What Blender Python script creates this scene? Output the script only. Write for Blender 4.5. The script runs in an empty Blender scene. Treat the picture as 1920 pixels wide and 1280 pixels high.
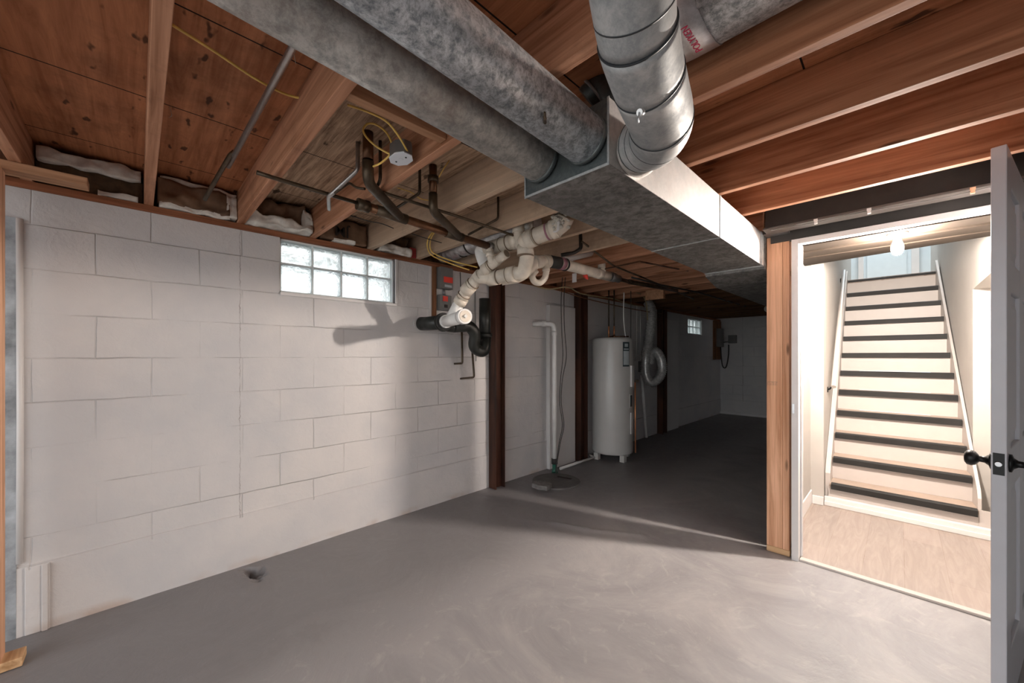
import bpy, bmesh, math, random
from mathutils import Vector, Matrix
from mathutils import noise as mnoise
random.seed(7)
PI = math.pi
sc = bpy.context.scene
COL = sc.collection

# ------------------------------------------------------------------ camera
F = 714.0; HZ = 667.0; CAM = Vector((2.86, 0.0, 1.30))
YAW = math.atan2(727, 714)
sn, cs = math.sin(YAW), math.cos(YAW)
cam = bpy.data.cameras.new('camera'); cam_o = bpy.data.objects.new('camera', cam); COL.objects.link(cam_o)
cam_o.location = CAM; cam_o.rotation_euler = (PI/2, 0, YAW)
cam.sensor_width = 36; cam.lens = 36*F/1920; cam.shift_y = (HZ-640)/1920; cam.clip_start = .02
sc.camera = cam_o

# ------------------------------------------------------------------ view, daylight
sc.view_settings.view_transform = 'Standard'; sc.view_settings.look = 'None'
sc.view_settings.exposure = 1.0; sc.view_settings.gamma = 1.0
sc.view_settings.use_curve_mapping = False
WORLD = 1.65
w = bpy.data.worlds.new('daylight'); sc.world = w; w.use_nodes = True
bg = w.node_tree.nodes['Background']; bg.inputs[0].default_value = (0.95, 0.98, 1.0, 1); bg.inputs[1].default_value = WORLD
BULB = 3000.0

def area_light(name, loc, rot, size, power, col):
    l = bpy.data.lights.new(name, 'AREA'); l.energy = power; l.color = col; l.shape = 'RECTANGLE'
    l.size, l.size_y = size
    o = bpy.data.objects.new(name, l); o.location = loc; o.rotation_euler = rot; COL.objects.link(o)
area_light('upstairs_room_light', (2.8, 7.6, 4.6), (0, 0, 0), (1.4, 1.4), 60, (.86, .95, 1.0))

# ------------------------------------------------------------------ materials
MATS = {}
def nodes_of(m): return m.node_tree.nodes, m.node_tree.links
def base_mat(name, rough=.6, metal=0.0, spec=.5):
    m = bpy.data.materials.new(name); m.use_nodes = True
    N, L = nodes_of(m); p = N['Principled BSDF']
    p.inputs['Roughness'].default_value = rough; p.inputs['Metallic'].default_value = metal
    p.inputs['Specular IOR Level'].default_value = spec
    MATS[name] = m
    return m, N, L, p
def c4(c): return (c[0], c[1], c[2], 1)
def coords(N, L, scale=(1, 1, 1), rnd=True):
    tc = N.new('ShaderNodeTexCoord'); mp = N.new('ShaderNodeMapping')
    mp.inputs['Scale'].default_value = scale
    if rnd:
        oi = N.new('ShaderNodeObjectInfo'); mu = N.new('ShaderNodeVectorMath'); mu.operation = 'SCALE'
        mu.inputs[0].default_value = (7, 13, 11); L.new(oi.outputs['Random'], mu.inputs['Scale'])
        ad = N.new('ShaderNodeVectorMath'); L.new(tc.outputs['Object'], ad.inputs[0]); L.new(mu.outputs[0], ad.inputs[1])
        L.new(ad.outputs[0], mp.inputs['Vector'])
    else:
        L.new(tc.outputs['Object'], mp.inputs['Vector'])
    return mp.outputs['Vector']
def noise_n(N, L, vec, scale, detail=6, rough=.6, dist=0):
    n = N.new('ShaderNodeTexNoise'); n.inputs['Scale'].default_value = scale; n.inputs['Detail'].default_value = detail
    n.inputs['Roughness'].default_value = rough; n.inputs['Distortion'].default_value = dist
    L.new(vec, n.inputs['Vector']); return n.outputs['Fac']
def ramp(N, L, fac, stops):
    r = N.new('ShaderNodeValToRGB'); e = r.color_ramp.elements
    while len(e) > 2: e.remove(e[-1])
    e[0].position, e[0].color = stops[0][0], c4(stops[0][1]); e[1].position, e[1].color = stops[1][0], c4(stops[1][1])
    for p_, c_ in stops[2:]:
        q = e.new(p_); q.color = c4(c_)
    L.new(fac, r.inputs['Fac']); return r.outputs['Color']
def mixc(N, L, fac, a, b, mode='MIX'):
    m = N.new('ShaderNodeMix'); m.data_type = 'RGBA'; m.blend_type = mode
    for i, v in ((0, fac), (6, a), (7, b)):
        if isinstance(v, (int, float)): m.inputs[i].default_value = v
        elif isinstance(v, tuple): m.inputs[i].default_value = c4(v)
        else: L.new(v, m.inputs[i])
    return m.outputs[2]
def mth(N, L, op, a, b=0.0, clamp=False):
    m = N.new('ShaderNodeMath'); m.operation = op; m.use_clamp = clamp
    for i, v in ((0, a), (1, b)):
        if isinstance(v, (int, float)): m.inputs[i].default_value = v
        else: L.new(v, m.inputs[i])
    return m.outputs[0]
def bump(N, L, p, h, strength=.3, dist=.01):
    b = N.new('ShaderNodeBump'); b.inputs['Strength'].default_value = strength; b.inputs['Distance'].default_value = dist
    L.new(h, b.inputs['Height']); L.new(b.outputs['Normal'], p.inputs['Normal'])
BW = ((0, 0, 0), (1, 1, 1))
def simple(name, c, rough=.5, metal=0.0, var=.12, scale=9, bmp=.1, spec=.5):
    m, N, L, p = base_mat(name, rough, metal, spec)
    f = noise_n(N, L, coords(N, L), scale)
    a = tuple(max(0, v*(1-var)) for v in c); b = tuple(min(1, v*(1+var)) for v in c)
    L.new(ramp(N, L, f, [(.3, a), (.7, b)]), p.inputs['Base Color'])
    if bmp: bump(N, L, p, f, bmp, .004)
    return m
def grain(N, L, axis, ring=26, rnd=True):
    s = {'X': (1.1, ring, ring), 'Y': (ring, 1.1, ring), 'Z': (ring, ring, 1.1)}[axis]
    v = coords(N, L, s, rnd)
    return noise_n(N, L, v, 1.0, 5, .62, .6), v
def wood(name, dark, light, axis='X', ring=26, knots=True, stain=.5, rough=.7, whiten=None):
    m, N, L, p = base_mat(name, rough, 0, .25)
    g, v = grain(N, L, axis, ring)
    col = ramp(N, L, g, [(.33, dark), (.62, light)])
    u = coords(N, L, (1, 1, 1))
    blot = noise_n(N, L, u, 3.2, 6, .7)
    col = mixc(N, L, mth(N, L, 'MULTIPLY', ramp(N, L, blot, [(.55, BW[0]), (.78, BW[1])]), stain), col, tuple(x*.35 for x in dark))
    if knots:
        sk = {'X': (1.7, 7, 7), 'Y': (7, 1.7, 7), 'Z': (7, 7, 1.7)}[axis]
        vo = N.new('ShaderNodeTexVoronoi'); vo.inputs['Scale'].default_value = 1.5; L.new(coords(N, L, sk), vo.inputs['Vector'])
        k = ramp(N, L, vo.outputs['Distance'], [(.06, BW[1]), (.13, BW[0])])
        col = mixc(N, L, mth(N, L, 'MULTIPLY', k, .75), col, tuple(x*.25 for x in dark))
    if whiten:
        tc = N.new('ShaderNodeNewGeometry'); sp = N.new('ShaderNodeSeparateXYZ'); L.new(tc.outputs['Position'], sp.inputs[0])
        x = mth(N, L, 'ADD', sp.outputs['X'], mth(N, L, 'MULTIPLY', blot, .5))
        f = mth(N, L, 'MULTIPLY', mth(N, L, 'SUBTRACT', 2.35, x), 3.0, True)
        pale = ramp(N, L, g, [(.25, tuple(v_*.62 for v_ in whiten)), (.75, whiten)])
        pale = mixc(N, L, ramp(N, L, blot, [(.5, BW[0]), (.75, (.7, .7, .7))]), pale, tuple(v_*.35 for v_ in whiten))
        col = mixc(N, L, f, col, pale)
    L.new(col, p.inputs['Base Color'])
    bump(N, L, p, g, .25, .004)
    return m

wood('joist_red', (.28, .115, .055), (.60, .31, .19), 'X', whiten=None)
wood('joist_pale', (.21, .078, .035), (.47, .22, .12), 'X', whiten=(.64, .47, .34))
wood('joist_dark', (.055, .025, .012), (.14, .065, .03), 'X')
wood('timber_y', (.32, .16, .085), (.55, .31, .18), 'Y')
wood('sill_wood', (.13, .045, .02), (.33, .13, .065), 'Y', knots=False)
wood('stud_wood', (.50, .24, .125), (.84, .50, .32), 'Z', 30, stain=.08)
wood('plate_wood', (.40, .22, .10), (.70, .45, .25), 'X', 30, stain=.1)
wood('post_rust', (.022, .012, .010), (.075, .028, .016), 'Z', 8, knots=False, rough=.5)
wood('board_brown', (.10, .04, .02), (.25, .11, .05), 'Z', 16, knots=False)

def subfloor():
    m, N, L, p = base_mat('subfloor_boards', .75, 0, .2)
    v = coords(N, L, (1.4, 20, 20), False)
    g = noise_n(N, L, v, 1.2, 6, .65, 1.0)
    col = ramp(N, L, g, [(.25, (.27, .095, .04)), (.75, (.64, .28, .14))])
    u = coords(N, L, (1, 1, 1), False)
    sp = N.new('ShaderNodeSeparateXYZ'); L.new(u, sp.inputs[0])
    blot = noise_n(N, L, u, 2.3, 6, .7)
    spots = noise_n(N, L, coords(N, L, (9, 22, 9), False), 1.0, 2, .5)
    # greyer plywood sheet between the wall and the ducts
    gy = ramp(N, L, noise_n(N, L, coords(N, L, (3, 55, 9), False), 1.0, 6, .75, .4), [(.35, (.20, .125, .08)), (.62, (.62, .44, .30))])
    fy = mth(N, L, 'MULTIPLY', mth(N, L, 'SUBTRACT', sp.outputs['Y'], .44), 60, True)
    fx = mth(N, L, 'MULTIPLY', mth(N, L, 'SUBTRACT', 1.62, sp.outputs['X']), 60, True)
    col = mixc(N, L, mth(N, L, 'MULTIPLY', fy, fx), col, gy)
    col = mixc(N, L, mth(N, L, 'MULTIPLY', ramp(N, L, blot, [(.50, BW[0]), (.75, BW[1])]), .65), col, (.05, .02, .01))
    col = mixc(N, L, mth(N, L, 'MULTIPLY', ramp(N, L, spots, [(.66, BW[0]), (.72, BW[1])]), .8), col, (.025, .012, .008))
    # board seams running along Y
    s = mth(N, L, 'ABSOLUTE', mth(N, L, 'SUBTRACT', mth(N, L, 'FRACT', mth(N, L, 'MULTIPLY', mth(N, L, 'ADD', sp.outputs['X'], .12), 1.64)), .5))
    seam = mth(N, L, 'LESS_THAN', s, .005)
    col = mixc(N, L, seam, col, (.01, .006, .004))
    L.new(col, p.inputs['Base Color']); bump(N, L, p, g, .3, .004)
subfloor()

def block_wall(name, axis):
    m, N, L, p = base_mat(name, .55, 0, .35)
    u = coords(N, L, (1, 1, 1), False)
    sp = N.new('ShaderNodeSeparateXYZ'); L.new(u, sp.inputs[0])
    cb = N.new('ShaderNodeCombineXYZ')
    wob = noise_n(N, L, u, 5, 3, .5)
    hx = mth(N, L, 'ADD', sp.outputs[axis], mth(N, L, 'ADD', 8.2+.147-.1025*2, mth(N, L, 'MULTIPLY', wob, .012)))
    hz = mth(N, L, 'ADD', sp.outputs['Z'], mth(N, L, 'ADD', .2105*2-.447-.006, mth(N, L, 'MULTIPLY', wob, .012)))
    L.new(hx, cb.inputs[0]); L.new(hz, cb.inputs[1])
    b = N.new('ShaderNodeTexBrick'); L.new(cb.outputs[0], b.inputs['Vector'])
    b.inputs['Scale'].default_value = 1; b.inputs['Brick Width'].default_value = .41; b.inputs['Row Height'].default_value = .2105
    b.inputs['Mortar Size'].default_value = .0042; b.inputs['Mortar Smooth'].default_value = .9
    b.offset = .5; b.squash = 1
    above = mth(N, L, 'MULTIPLY', mth(N, L, 'SUBTRACT', sp.outputs['Z'], .30), 200, True)
    vis = ramp(N, L, noise_n(N, L, u, 1.8, 4, .6), [(.40, (.06, .06, .06)), (.60, BW[1])])
    mort = mth(N, L, 'MULTIPLY', mth(N, L, 'MULTIPLY', b.outputs['Fac'], above), vis)
    foot = mth(N, L, 'LESS_THAN', mth(N, L, 'ABSOLUTE', mth(N, L, 'SUBTRACT', mth(N, L, 'ADD', sp.outputs['Z'], mth(N, L, 'MULTIPLY', wob, .012)), .327)), .0025)
    crack = mth(N, L, 'LESS_THAN', mth(N, L, 'ABSOLUTE', mth(N, L, 'SUBTRACT', mth(N, L, 'ADD', sp.outputs[axis], mth(N, L, 'MULTIPLY', noise_n(N, L, u, 30, 3), .018)), .459)), .0022)
    crack = mth(N, L, 'MULTIPLY', mth(N, L, 'MULTIPLY', crack, above), ramp(N, L, noise_n(N, L, u, 4.5, 3), [(.40, (.15, .15, .15)), (.58, BW[1])]))
    fine = noise_n(N, L, u, 46, 5, .65)
    lump = noise_n(N, L, u, 9, 5, .6, .5)
    blot = noise_n(N, L, u, 1.4, 4, .6)
    col = ramp(N, L, blot, [(.35, (.55, .545, .555)), (.65, (.66, .63, .615))])
    col = mixc(N, L, mth(N, L, 'MULTIPLY', mort, .22), col, (.38, .35, .34))
    col = mixc(N, L, mth(N, L, 'MULTIPLY', crack, .7), col, (.22, .19, .18))
    col = mixc(N, L, mth(N, L, 'MULTIPLY', foot, .25), col, (.3, .28, .27))
    # rusty damp line at the very base
    damp = mth(N, L, 'MULTIPLY', mth(N, L, 'MULTIPLY', mth(N, L, 'SUBTRACT', .05, sp.outputs['Z']), 26, True), ramp(N, L, noise_n(N, L, u, 3, 3), [(.5, BW[0]), (.65, BW[1])]))
    col = mixc(N, L, mth(N, L, 'MULTIPLY', damp, .45), col, (.42, .25, .15))
    L.new(col, p.inputs['Base Color'])
    h = mth(N, L, 'SUBTRACT', mth(N, L, 'ADD', mth(N, L, 'MULTIPLY', fine, .22), mth(N, L, 'MULTIPLY', mth(N, L, 'POWER', lump, 1.5), .8)), mth(N, L, 'ADD', mth(N, L, 'MULTIPLY', mort, .8), mth(N, L, 'ADD', mth(N, L, 'MULTIPLY', foot, .6), crack)))
    bump(N, L, p, h, .8, .009)
block_wall('painted_block', 'Y'); block_wall('painted_block_back', 'X')

def floor_mat():
    m, N, L, p = base_mat('grey_painted_concrete', .42, 0, .4)
    u = coords(N, L, (1, 1, 1), False)
    a = noise_n(N, L, u, 1.3, 8, .68, 1.6)
    b = noise_n(N, L, u, 6, 8, .7, 2.0)
    sp = N.new('ShaderNodeSeparateXYZ'); L.new(u, sp.inputs[0])
    col = ramp(N, L, a, [(.32, (.27, .26, .265)), (.52, (.34, .328, .328)), (.72, (.43, .41, .40))])
    col = mixc(N, L, mth(N, L, 'MULTIPLY', ramp(N, L, b, [(.55, BW[0]), (.68, BW[1])]), .35), col, (.52, .495, .475))
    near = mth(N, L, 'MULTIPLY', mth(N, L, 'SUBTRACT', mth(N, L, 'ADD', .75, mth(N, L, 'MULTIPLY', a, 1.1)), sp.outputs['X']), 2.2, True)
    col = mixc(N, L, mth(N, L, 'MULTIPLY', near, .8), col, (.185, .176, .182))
    dirt = noise_n(N, L, u, 60, 4, .6)
    col = mixc(N, L, mth(N, L, 'MULTIPLY', ramp(N, L, dirt, [(.70, BW[0]), (.76, BW[1])]), .35), col, (.5, .47, .45))
    L.new(col, p.inputs['Base Color'])
    L.new(ramp(N, L, b, [(.3, (.36, .36, .36)), (.7, (.58, .58, .58))]), p.inputs['Roughness'])
    bump(N, L, p, mth(N, L, 'ADD', mth(N, L, 'MULTIPLY', a, 1.2), mth(N, L, 'MULTIPLY', b, .3)), .35, .02)
floor_mat()

def galv(name, c1, c2, scale=26, rough=.42, metal=.75, rust=0.0, sheen=.0):
    m, N, L, p = base_mat(name, rough, metal)
    u = coords(N, L, (1, 1, 1))
    n1 = noise_n(N, L, u, scale, 5, .8, .25)
    n2 = noise_n(N, L, u, 3.0, 4, .6)
    col = ramp(N, L, n1, [(.38, c1), (.60, c2)])
    col = mixc(N, L, mth(N, L, 'MULTIPLY', ramp(N, L, n2, [(.4, BW[0]), (.7, BW[1])]), .45), col, tuple(v*.6 for v in c1))
    if rust: col = mixc(N, L, mth(N, L, 'MULTIPLY', ramp(N, L, noise_n(N, L, u, 4.5, 6, .7), [(.45, BW[0]), (.7, BW[1])]), rust), col, (.20, .12, .08))
    L.new(col, p.inputs['Base Color'])
    L.new(ramp(N, L, n1, [(.3, (rough+.14,)*3), (.7, (rough-.08,)*3)]), p.inputs['Roughness'])
    bump(N, L, p, n2, .15, .01)
galv('galvanised_spangle', (.26, .29, .32), (.85, .89, .93), 46)
galv('galvanised_dusty', (.36, .36, .35), (.66, .65, .62), 26, .5, .6, .5)
galv('galvanised_bright', (.36, .38, .39), (.56, .57, .57), 16, .56, .55)
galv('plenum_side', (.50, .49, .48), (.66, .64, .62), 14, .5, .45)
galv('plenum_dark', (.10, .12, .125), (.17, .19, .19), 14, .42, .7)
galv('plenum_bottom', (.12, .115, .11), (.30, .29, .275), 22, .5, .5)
galv('foil', (.50, .50, .52), (.75, .75, .77), 14, .36, .8)
galv('flex_foil', (.45, .45, .44), (.85, .84, .82), 30, .35, .5)
simple('added_bounce_ground', (.46, .45, .42), .9)
simple('sky_blocker_pale', (.84, .90, .92), .9, 0, .3, 5)
simple('seam_dark', (.05, .055, .06), .5, .6)
simple('chrome_pipe', (.42, .40, .39), .36, .85, .15, 20)
simple('old_copper', (.085, .06, .038), .42, .55, .5, 14)
simple('bronze_copper', (.15, .07, .035), .36, .7, .5, 10)
simple('bright_copper', (.70, .28, .13), .4, .6, .2, 20)
simple('pvc_aged', (.66, .59, .50), .42, 0, .22, 7)
simple('pvc_white', (.80, .79, .77), .35, 0, .08, 7)
simple('abs_black', (.018, .020, .018), .38, 0, .4, 12)
simple('rubber', (.03, .028, .026), .6, 0)
simple('primer_purple', (.30, .13, .17), .5)
simple('pvc_ring', (.22, .16, .11), .6)
simple('yellow_cable', (.80, .54, .14), .45, 0, .2)
simple('beige_cable', (.36, .29, .16), .5, 0, .2)
simple('dark_cable', (.02, .017, .015), .5)
simple('white_enamel', (.62, .61, .60), .3, 0, .04, 4, .03)
simple('heater_grey', (.52, .51, .49), .28, 0, .05, 4, .02)
simple('label_dark', (.03, .05, .055), .4)
simple('label_pale', (.45, .50, .52), .5)
simple('box_grey', (.17, .165, .16), .45, .2)
simple('box_steel', (.25, .25, .25), .4, .7)
simple('plate_white', (.70, .74, .80), .4, 0, .03)
simple('signal_red', (.75, .05, .03), .45)
simple('red_paint', (.30, .03, .03), .5, 0, .3, 20)
simple('fibreglass', (.72, .69, .64), .95, 0, .15, 30, .8)
simple('fibreglass_brown', (.07, .038, .018), .95, 0, .3, 30, .8)
simple('kraft_paper', (.19, .11, .065), .8, 0, .4, 8, .5)
simple('print_dark', (.02, .013, .01), .8)
simple('print_pink', (.60, .02, .10), .5)
simple('white_trim', (.70, .68, .67), .4, 0, .03)
simple('stair_white', (.50, .455, .425), .45, 0, .03)
simple('stair_wall_paint', (.44, .415, .385), .55, 0, .03)
simple('upstairs_paint', (.66, .74, .78), .6, 0, .03)
simple('nosing_black', (.022, .021, .020), .6, 0, .2, 9, .1, .25)
simple('beam_paint', (.035, .031, .028), .5, .1, .35, 4)
simple('beam_flange', (.085, .075, .068), .5, .1, .25, 4)
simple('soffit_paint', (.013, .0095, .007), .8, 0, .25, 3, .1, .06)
simple('door_paint', (.50, .50, .53), .32, 0, .03)
simple('black_iron', (.012, .012, .012), .38, .5)
simple('strike_metal', (.55, .55, .56), .3, .9)
simple('tread_wood', (.40, .31, .25), .45, 0, .12, 5)
simple('sump_lid', (.115, .108, .105), .7, 0, .2, 12, .3)
simple('rubble', (.17, .16, .155), .9, 0, .4, 20, .8)
simple('green_plastic', (.02, .12, .08), .4)
simple('drywall', (.55, .53, .50), .8, 0, .05)
simple('panel_white', (.66, .64, .63), .5, 0, .05, 3)
simple('blue_grey_patch', (.33, .36, .39), .7, 0, .55, 7, .4)
simple('window_mortar', (.80, .84, .84), .6, 0, .04)
simple('porcelain', (.75, .72, .66), .3)
simple('dark_soil', (.05, .045, .04), .9)
simple('cobweb', (.5, .47, .42), .9)

def vinyl():
    m, N, L, p = base_mat('vinyl_plank', .45, 0, .35)
    u = coords(N, L, (1, 1, 1), False)
    b = N.new('ShaderNodeTexBrick'); b.inputs['Scale'].default_value = 1
    r = N.new('ShaderNodeMapping'); r.inputs['Rotation'].default_value = (0, 0, PI/2); L.new(u, r.inputs['Vector']); L.new(r.outputs[0], b.inputs['Vector'])
    b.inputs['Brick Width'].default_value = 1.1; b.inputs['Row Height'].default_value = .18; b.inputs['Mortar Size'].default_value = .0008
    b.inputs['Color1'].default_value = (.34, .275, .24, 1); b.inputs['Color2'].default_value = (.28, .23, .20, 1); b.inputs['Mortar'].default_value = (.2, .14, .10, 1)
    g = noise_n(N, L, coords(N, L, (14, 1.6, 1), False), 1.4, 6, .6, 2.2)
    L.new(mixc(N, L, ramp(N, L, g, [(.35, (.0, .0, .0)), (.7, (.6, .6, .6))]), b.outputs['Color'], (.42, .355, .315)), p.inputs['Base Color'])
vinyl()
def glass_block():
    m = bpy.data.materials.new('glass_block'); m.use_nodes = True; MATS['glass_block'] = m
    N, L = nodes_of(m); p = N['Principled BSDF']
    p.inputs['Base Color'].default_value = (.93, .985, .98, 1); p.inputs['Roughness'].default_value = .12
    p.inputs['Transmission Weight'].default_value = 1; p.inputs['IOR'].default_value = 1.2
    f = noise_n(N, L, coords(N, L, (1, 1, 1)), 22, 4, .6, 1.5)
    bump(N, L, p, f, .9, .03)
glass_block()
def bulb_mat(name, on):
    m = bpy.data.materials.new(name); m.use_nodes = True; MATS[name] = m
    N, L = nodes_of(m); p = N['Principled BSDF']
    p.inputs['Base Color'].default_value = (.9, .88, .82, 1); p.inputs['Roughness'].default_value = .2
    if on:
        p.inputs['Emission Color'].default_value = (1, .88, .78, 1); p.inputs['Emission Strength'].default_value = BULB
bulb_mat('bulb_lit', True); bulb_mat('bulb_off', False)

# ------------------------------------------------------------------ mesh builder
class MB:
    def __init__(s): s.v = []; s.f = []; s.s = []
    def add(s, vs, fs, smooth=False):
        k = len(s.v); s.v += [Vector(v) for v in vs]
        for f in fs: s.f.append([i+k for i in f]); s.s.append(smooth)
        return s
    def box(s, a, b):
        x0, y0, z0 = a; x1, y1, z1 = b
        x0, x1 = min(x0, x1), max(x0, x1); y0, y1 = min(y0, y1), max(y0, y1); z0, z1 = min(z0, z1), max(z0, z1)
        vs = [(x0, y0, z0), (x1, y0, z0), (x1, y1, z0), (x0, y1, z0), (x0, y0, z1), (x1, y0, z1), (x1, y1, z1), (x0, y1, z1)]
        return s.add(vs, [(0, 3, 2, 1), (4, 5, 6, 7), (0, 1, 5, 4), (1, 2, 6, 5), (2, 3, 7, 6), (3, 0, 4, 7)])
    def hexa(s, lo, hi):   # two quads
        return s.add(list(lo)+list(hi), [(3, 2, 1, 0), (4, 5, 6, 7), (0, 1, 5, 4), (1, 2, 6, 5), (2, 3, 7, 6), (3, 0, 4, 7)])
    def prism(s, poly, d):  # poly: 3d points, d: extrusion vector
        n = len(poly); d = Vector(d); vs = [Vector(p) for p in poly]+[Vector(p)+d for p in poly]
        fs = [tuple(range(n))[::-1], tuple(range(n, 2*n))]+[(i, (i+1) % n, n+(i+1) % n, n+i) for i in range(n)]
        return s.add(vs, fs)
    def tube(s, pts, r, seg=14, caps=True, smooth=True):
        pts = [Vector(p) for p in pts]; n = len(pts)
        rr = r if isinstance(r, (list, tuple)) else [r]*n
        t = []
        for i in range(n):
            a = pts[max(i-1, 0)]; b = pts[min(i+1, n-1)]
            if 0 < i < n-1:
                u = (pts[i]-pts[i-1]).normalized()+(pts[i+1]-pts[i]).normalized()
                t.append(u.normalized() if u.length > 1e-6 else (b-a).normalized())
            else: t.append((b-a).normalized())
        up = Vector((0, 0, 1)) if abs(t[0].z) < .9 else Vector((1, 0, 0))
        x = t[0].cross(up).normalized(); rings = []
        for i in range(n):
            x = (x-t[i]*x.dot(t[i])).normalized(); y = t[i].cross(x)
            rings.append([pts[i]+(x*math.cos(2*PI*k/seg)+y*math.sin(2*PI*k/seg))*rr[i] for k in range(seg)])
        vs = [v for q in rings for v in q]; k0 = len(s.v)
        fs = [(i*seg+k, i*seg+(k+1) % seg, (i+1)*seg+(k+1) % seg, (i+1)*seg+k) for i in range(n-1) for k in range(seg)]
        s.add(vs, fs, smooth)
        if caps:
            s.f.append([k0+i for i in range(seg)][::-1]); s.s.append(False)
            s.f.append([k0+(n-1)*seg+i for i in range(seg)]); s.s.append(False)
        return s
    def ring(s, p, d, r, w, seg=20):
        p = Vector(p); d = Vector(d).normalized(); return s.tube([p-d*w/2, p+d*w/2], r, seg)
    def build(s, name, mat, parent=None, bevel=0.0, keep=False):
        me = bpy.data.meshes.new(name)
        off = Vector((0, 0, 0))
        if parent is not None: off = wloc(parent)
        elif not keep and s.v:
            off = Vector(((min(v.x for v in s.v)+max(v.x for v in s.v))/2, (min(v.y for v in s.v)+max(v.y for v in s.v))/2, min(v.z for v in s.v)))
        me.from_pydata([tuple(v-off) for v in s.v], [], s.f); me.update()
        me.polygons.foreach_set('use_smooth', s.s)
        bm = bmesh.new(); bm.from_mesh(me); bmesh.ops.recalc_face_normals(bm, faces=bm.faces); bm.to_mesh(me); bm.free()
        me.materials.append(MATS[mat] if isinstance(mat, str) else mat)
        o = bpy.data.objects.new(name, me); COL.objects.link(o)
        if parent is not None: o.parent = parent
        else: o.location = off
        if bevel:
            b = o.modifiers.new('bevel', 'BEVEL'); b.width = bevel; b.segments = 2; b.limit_method = 'ANGLE'
        return o
def wloc(o):
    v = Vector((0, 0, 0))
    while o is not None: v = v+o.location; o = o.parent
    return v
def at(px, py, d):
    l = (px-960)/F*d
    return Vector((CAM.x+l*cs-d*sn, l*sn+d*cs, CAM.z+(HZ-py)/F*d))
def tag(o, label, cat, group=None):
    o['label'] = label; o['category'] = cat
    if group: o['group'] = group
    return o
def thing(name, label, cat, loc, group=None):
    o = bpy.data.objects.new(name, None); COL.objects.link(o); o.location = loc; o.empty_display_size = .05
    return tag(o, label, cat, group)
def struct(o): o['kind'] = 'structure'; return o
def spline(P, n=6):
    P = [Vector(p) for p in P]; Q = [P[0]]+P+[P[-1]]; out = []
    for i in range(1, len(Q)-2):
        for k in range(n):
            t = k/n; a, b, c, d = Q[i-1], Q[i], Q[i+1], Q[i+2]
            out.append(.5*((2*b)+(c-a)*t+(2*a-5*b+4*c-d)*t*t+(3*b-a-3*c+d)*t**3))
    out.append(P[-1]); return out
def rounded(P, r=.03, n=5):   # polyline with filleted corners
    P = [Vector(p) for p in P]; out = [P[0]]
    for i in range(1, len(P)-1):
        a = (P[i-1]-P[i]); b = (P[i+1]-P[i]); q = min(r, a.length*.45, b.length*.45)
        A = P[i]+a.normalized()*q; B = P[i]+b.normalized()*q
        for k in range(n+1):
            t = k/n; out.append(A*(1-t)**2+P[i]*2*t*(1-t)+B*t*t)
    out.append(P[-1]); return out
def text_mesh(name, body, size, mat, parent, M):
    cu = bpy.data.curves.new(name, 'FONT'); cu.body = body; cu.size = size; cu.extrude = .0008; cu.offset = 0 if size < .05 else .0015; cu.align_x = 'CENTER'; cu.align_y = 'CENTER'
    t = bpy.data.objects.new('tmp', cu); COL.objects.link(t)
    dg = bpy.context.evaluated_depsgraph_get(); dg.update()
    me = bpy.data.meshes.new_from_object(t.evaluated_get(dg)); bpy.data.objects.remove(t)
    me.transform(Matrix.Translation(-wloc(parent)) @ M)
    me.materials.clear(); me.materials.append(MATS[mat])
    o = bpy.data.objects.new(name, me); COL.objects.link(o); o.parent = parent
    return o
def basis(x, y, loc):
    x = Vector(x).normalized(); y = Vector(y); y = (y-x*y.dot(x)).normalized(); z = x.cross(y)
    M = Matrix((x, y, z)).transposed().to_4x4(); M.translation = Vector(loc); return M

# ================================================================== SETTING
# floor: fine grid near the camera with the chipped hole and the ridge
def fz(x, y):
    z = .004*(mnoise.noise(Vector((x*1.3, y*1.3, 0))))+.0015*mnoise.noise(Vector((x*6, y*6, 3)))
    # broken ridge in the middle of the floor
    for (ax, ay, bx, by, h) in ((.98, 2.31, 1.22, 2.40, .013), (1.22, 2.40, 1.55, 2.60, .010), (.70, 2.15, .98, 2.31, .004)):
        a = Vector((ax, ay)); b = Vector((bx, by)); q = Vector((x, y)); t = max(0, min(1, (q-a).dot(b-a)/(b-a).length_squared))
        d = (q-(a+(b-a)*t)).length+.012*mnoise.noise(Vector((x*16, y*16, 9)))
        z += h*math.exp(-(d/.022)**2)
    # chipped hole beside the wall
    for (hx, hy, rx, dp) in ((.12, .50, .055, .055), (.20, .515, .04, .04), (.06, .47, .03, .035), (.26, .50, .028, .02)):
        d = math.hypot(x-hx, y-hy)+.03*mnoise.noise(Vector((x*22, y*22, 1)))
        if d < rx: z -= dp*min(1, (1-d/rx)*2.2)
    z += .008*math.exp(-((x-.30)**2+(y-.42)**2)/.004)
    return z
def grid(x0, x1, y0, y1, st, f):
    nx = max(1, round((x1-x0)/st)); ny = max(1, round((y1-y0)/st)); m = MB()
    vs = [(x0+(x1-x0)*i/nx, y0+(y1-y0)*j/ny, f(x0+(x1-x0)*i/nx, y0+(y1-y0)*j/ny)) for j in range(ny+1) for i in range(nx+1)]
    fs = [(j*(nx+1)+i, j*(nx+1)+i+1, (j+1)*(nx+1)+i+1, (j+1)*(nx+1)+i) for j in range(ny) for i in range(nx)]
    return vs, fs
m = MB()
vs, fs = grid(-.03, .42, .3, .7, .009, fz); m.add(vs, fs, True)
for (a, b, c_, d, st) in ((-.03, 5.3, -3, .3, .06), (-.03, .42, .7, 3.0, .03), (.42, 5.3, .3, 2.05, .06), (.42, 2.0, 2.05, 3.0, .018), (2.0, 5.3, 2.05, 3.0, .06), (-.03, 2.4, 3.0, 9.6, .12)):
    vs, fs = grid(a, b, c_, d, st, fz); m.add(vs, fs, True)
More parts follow.
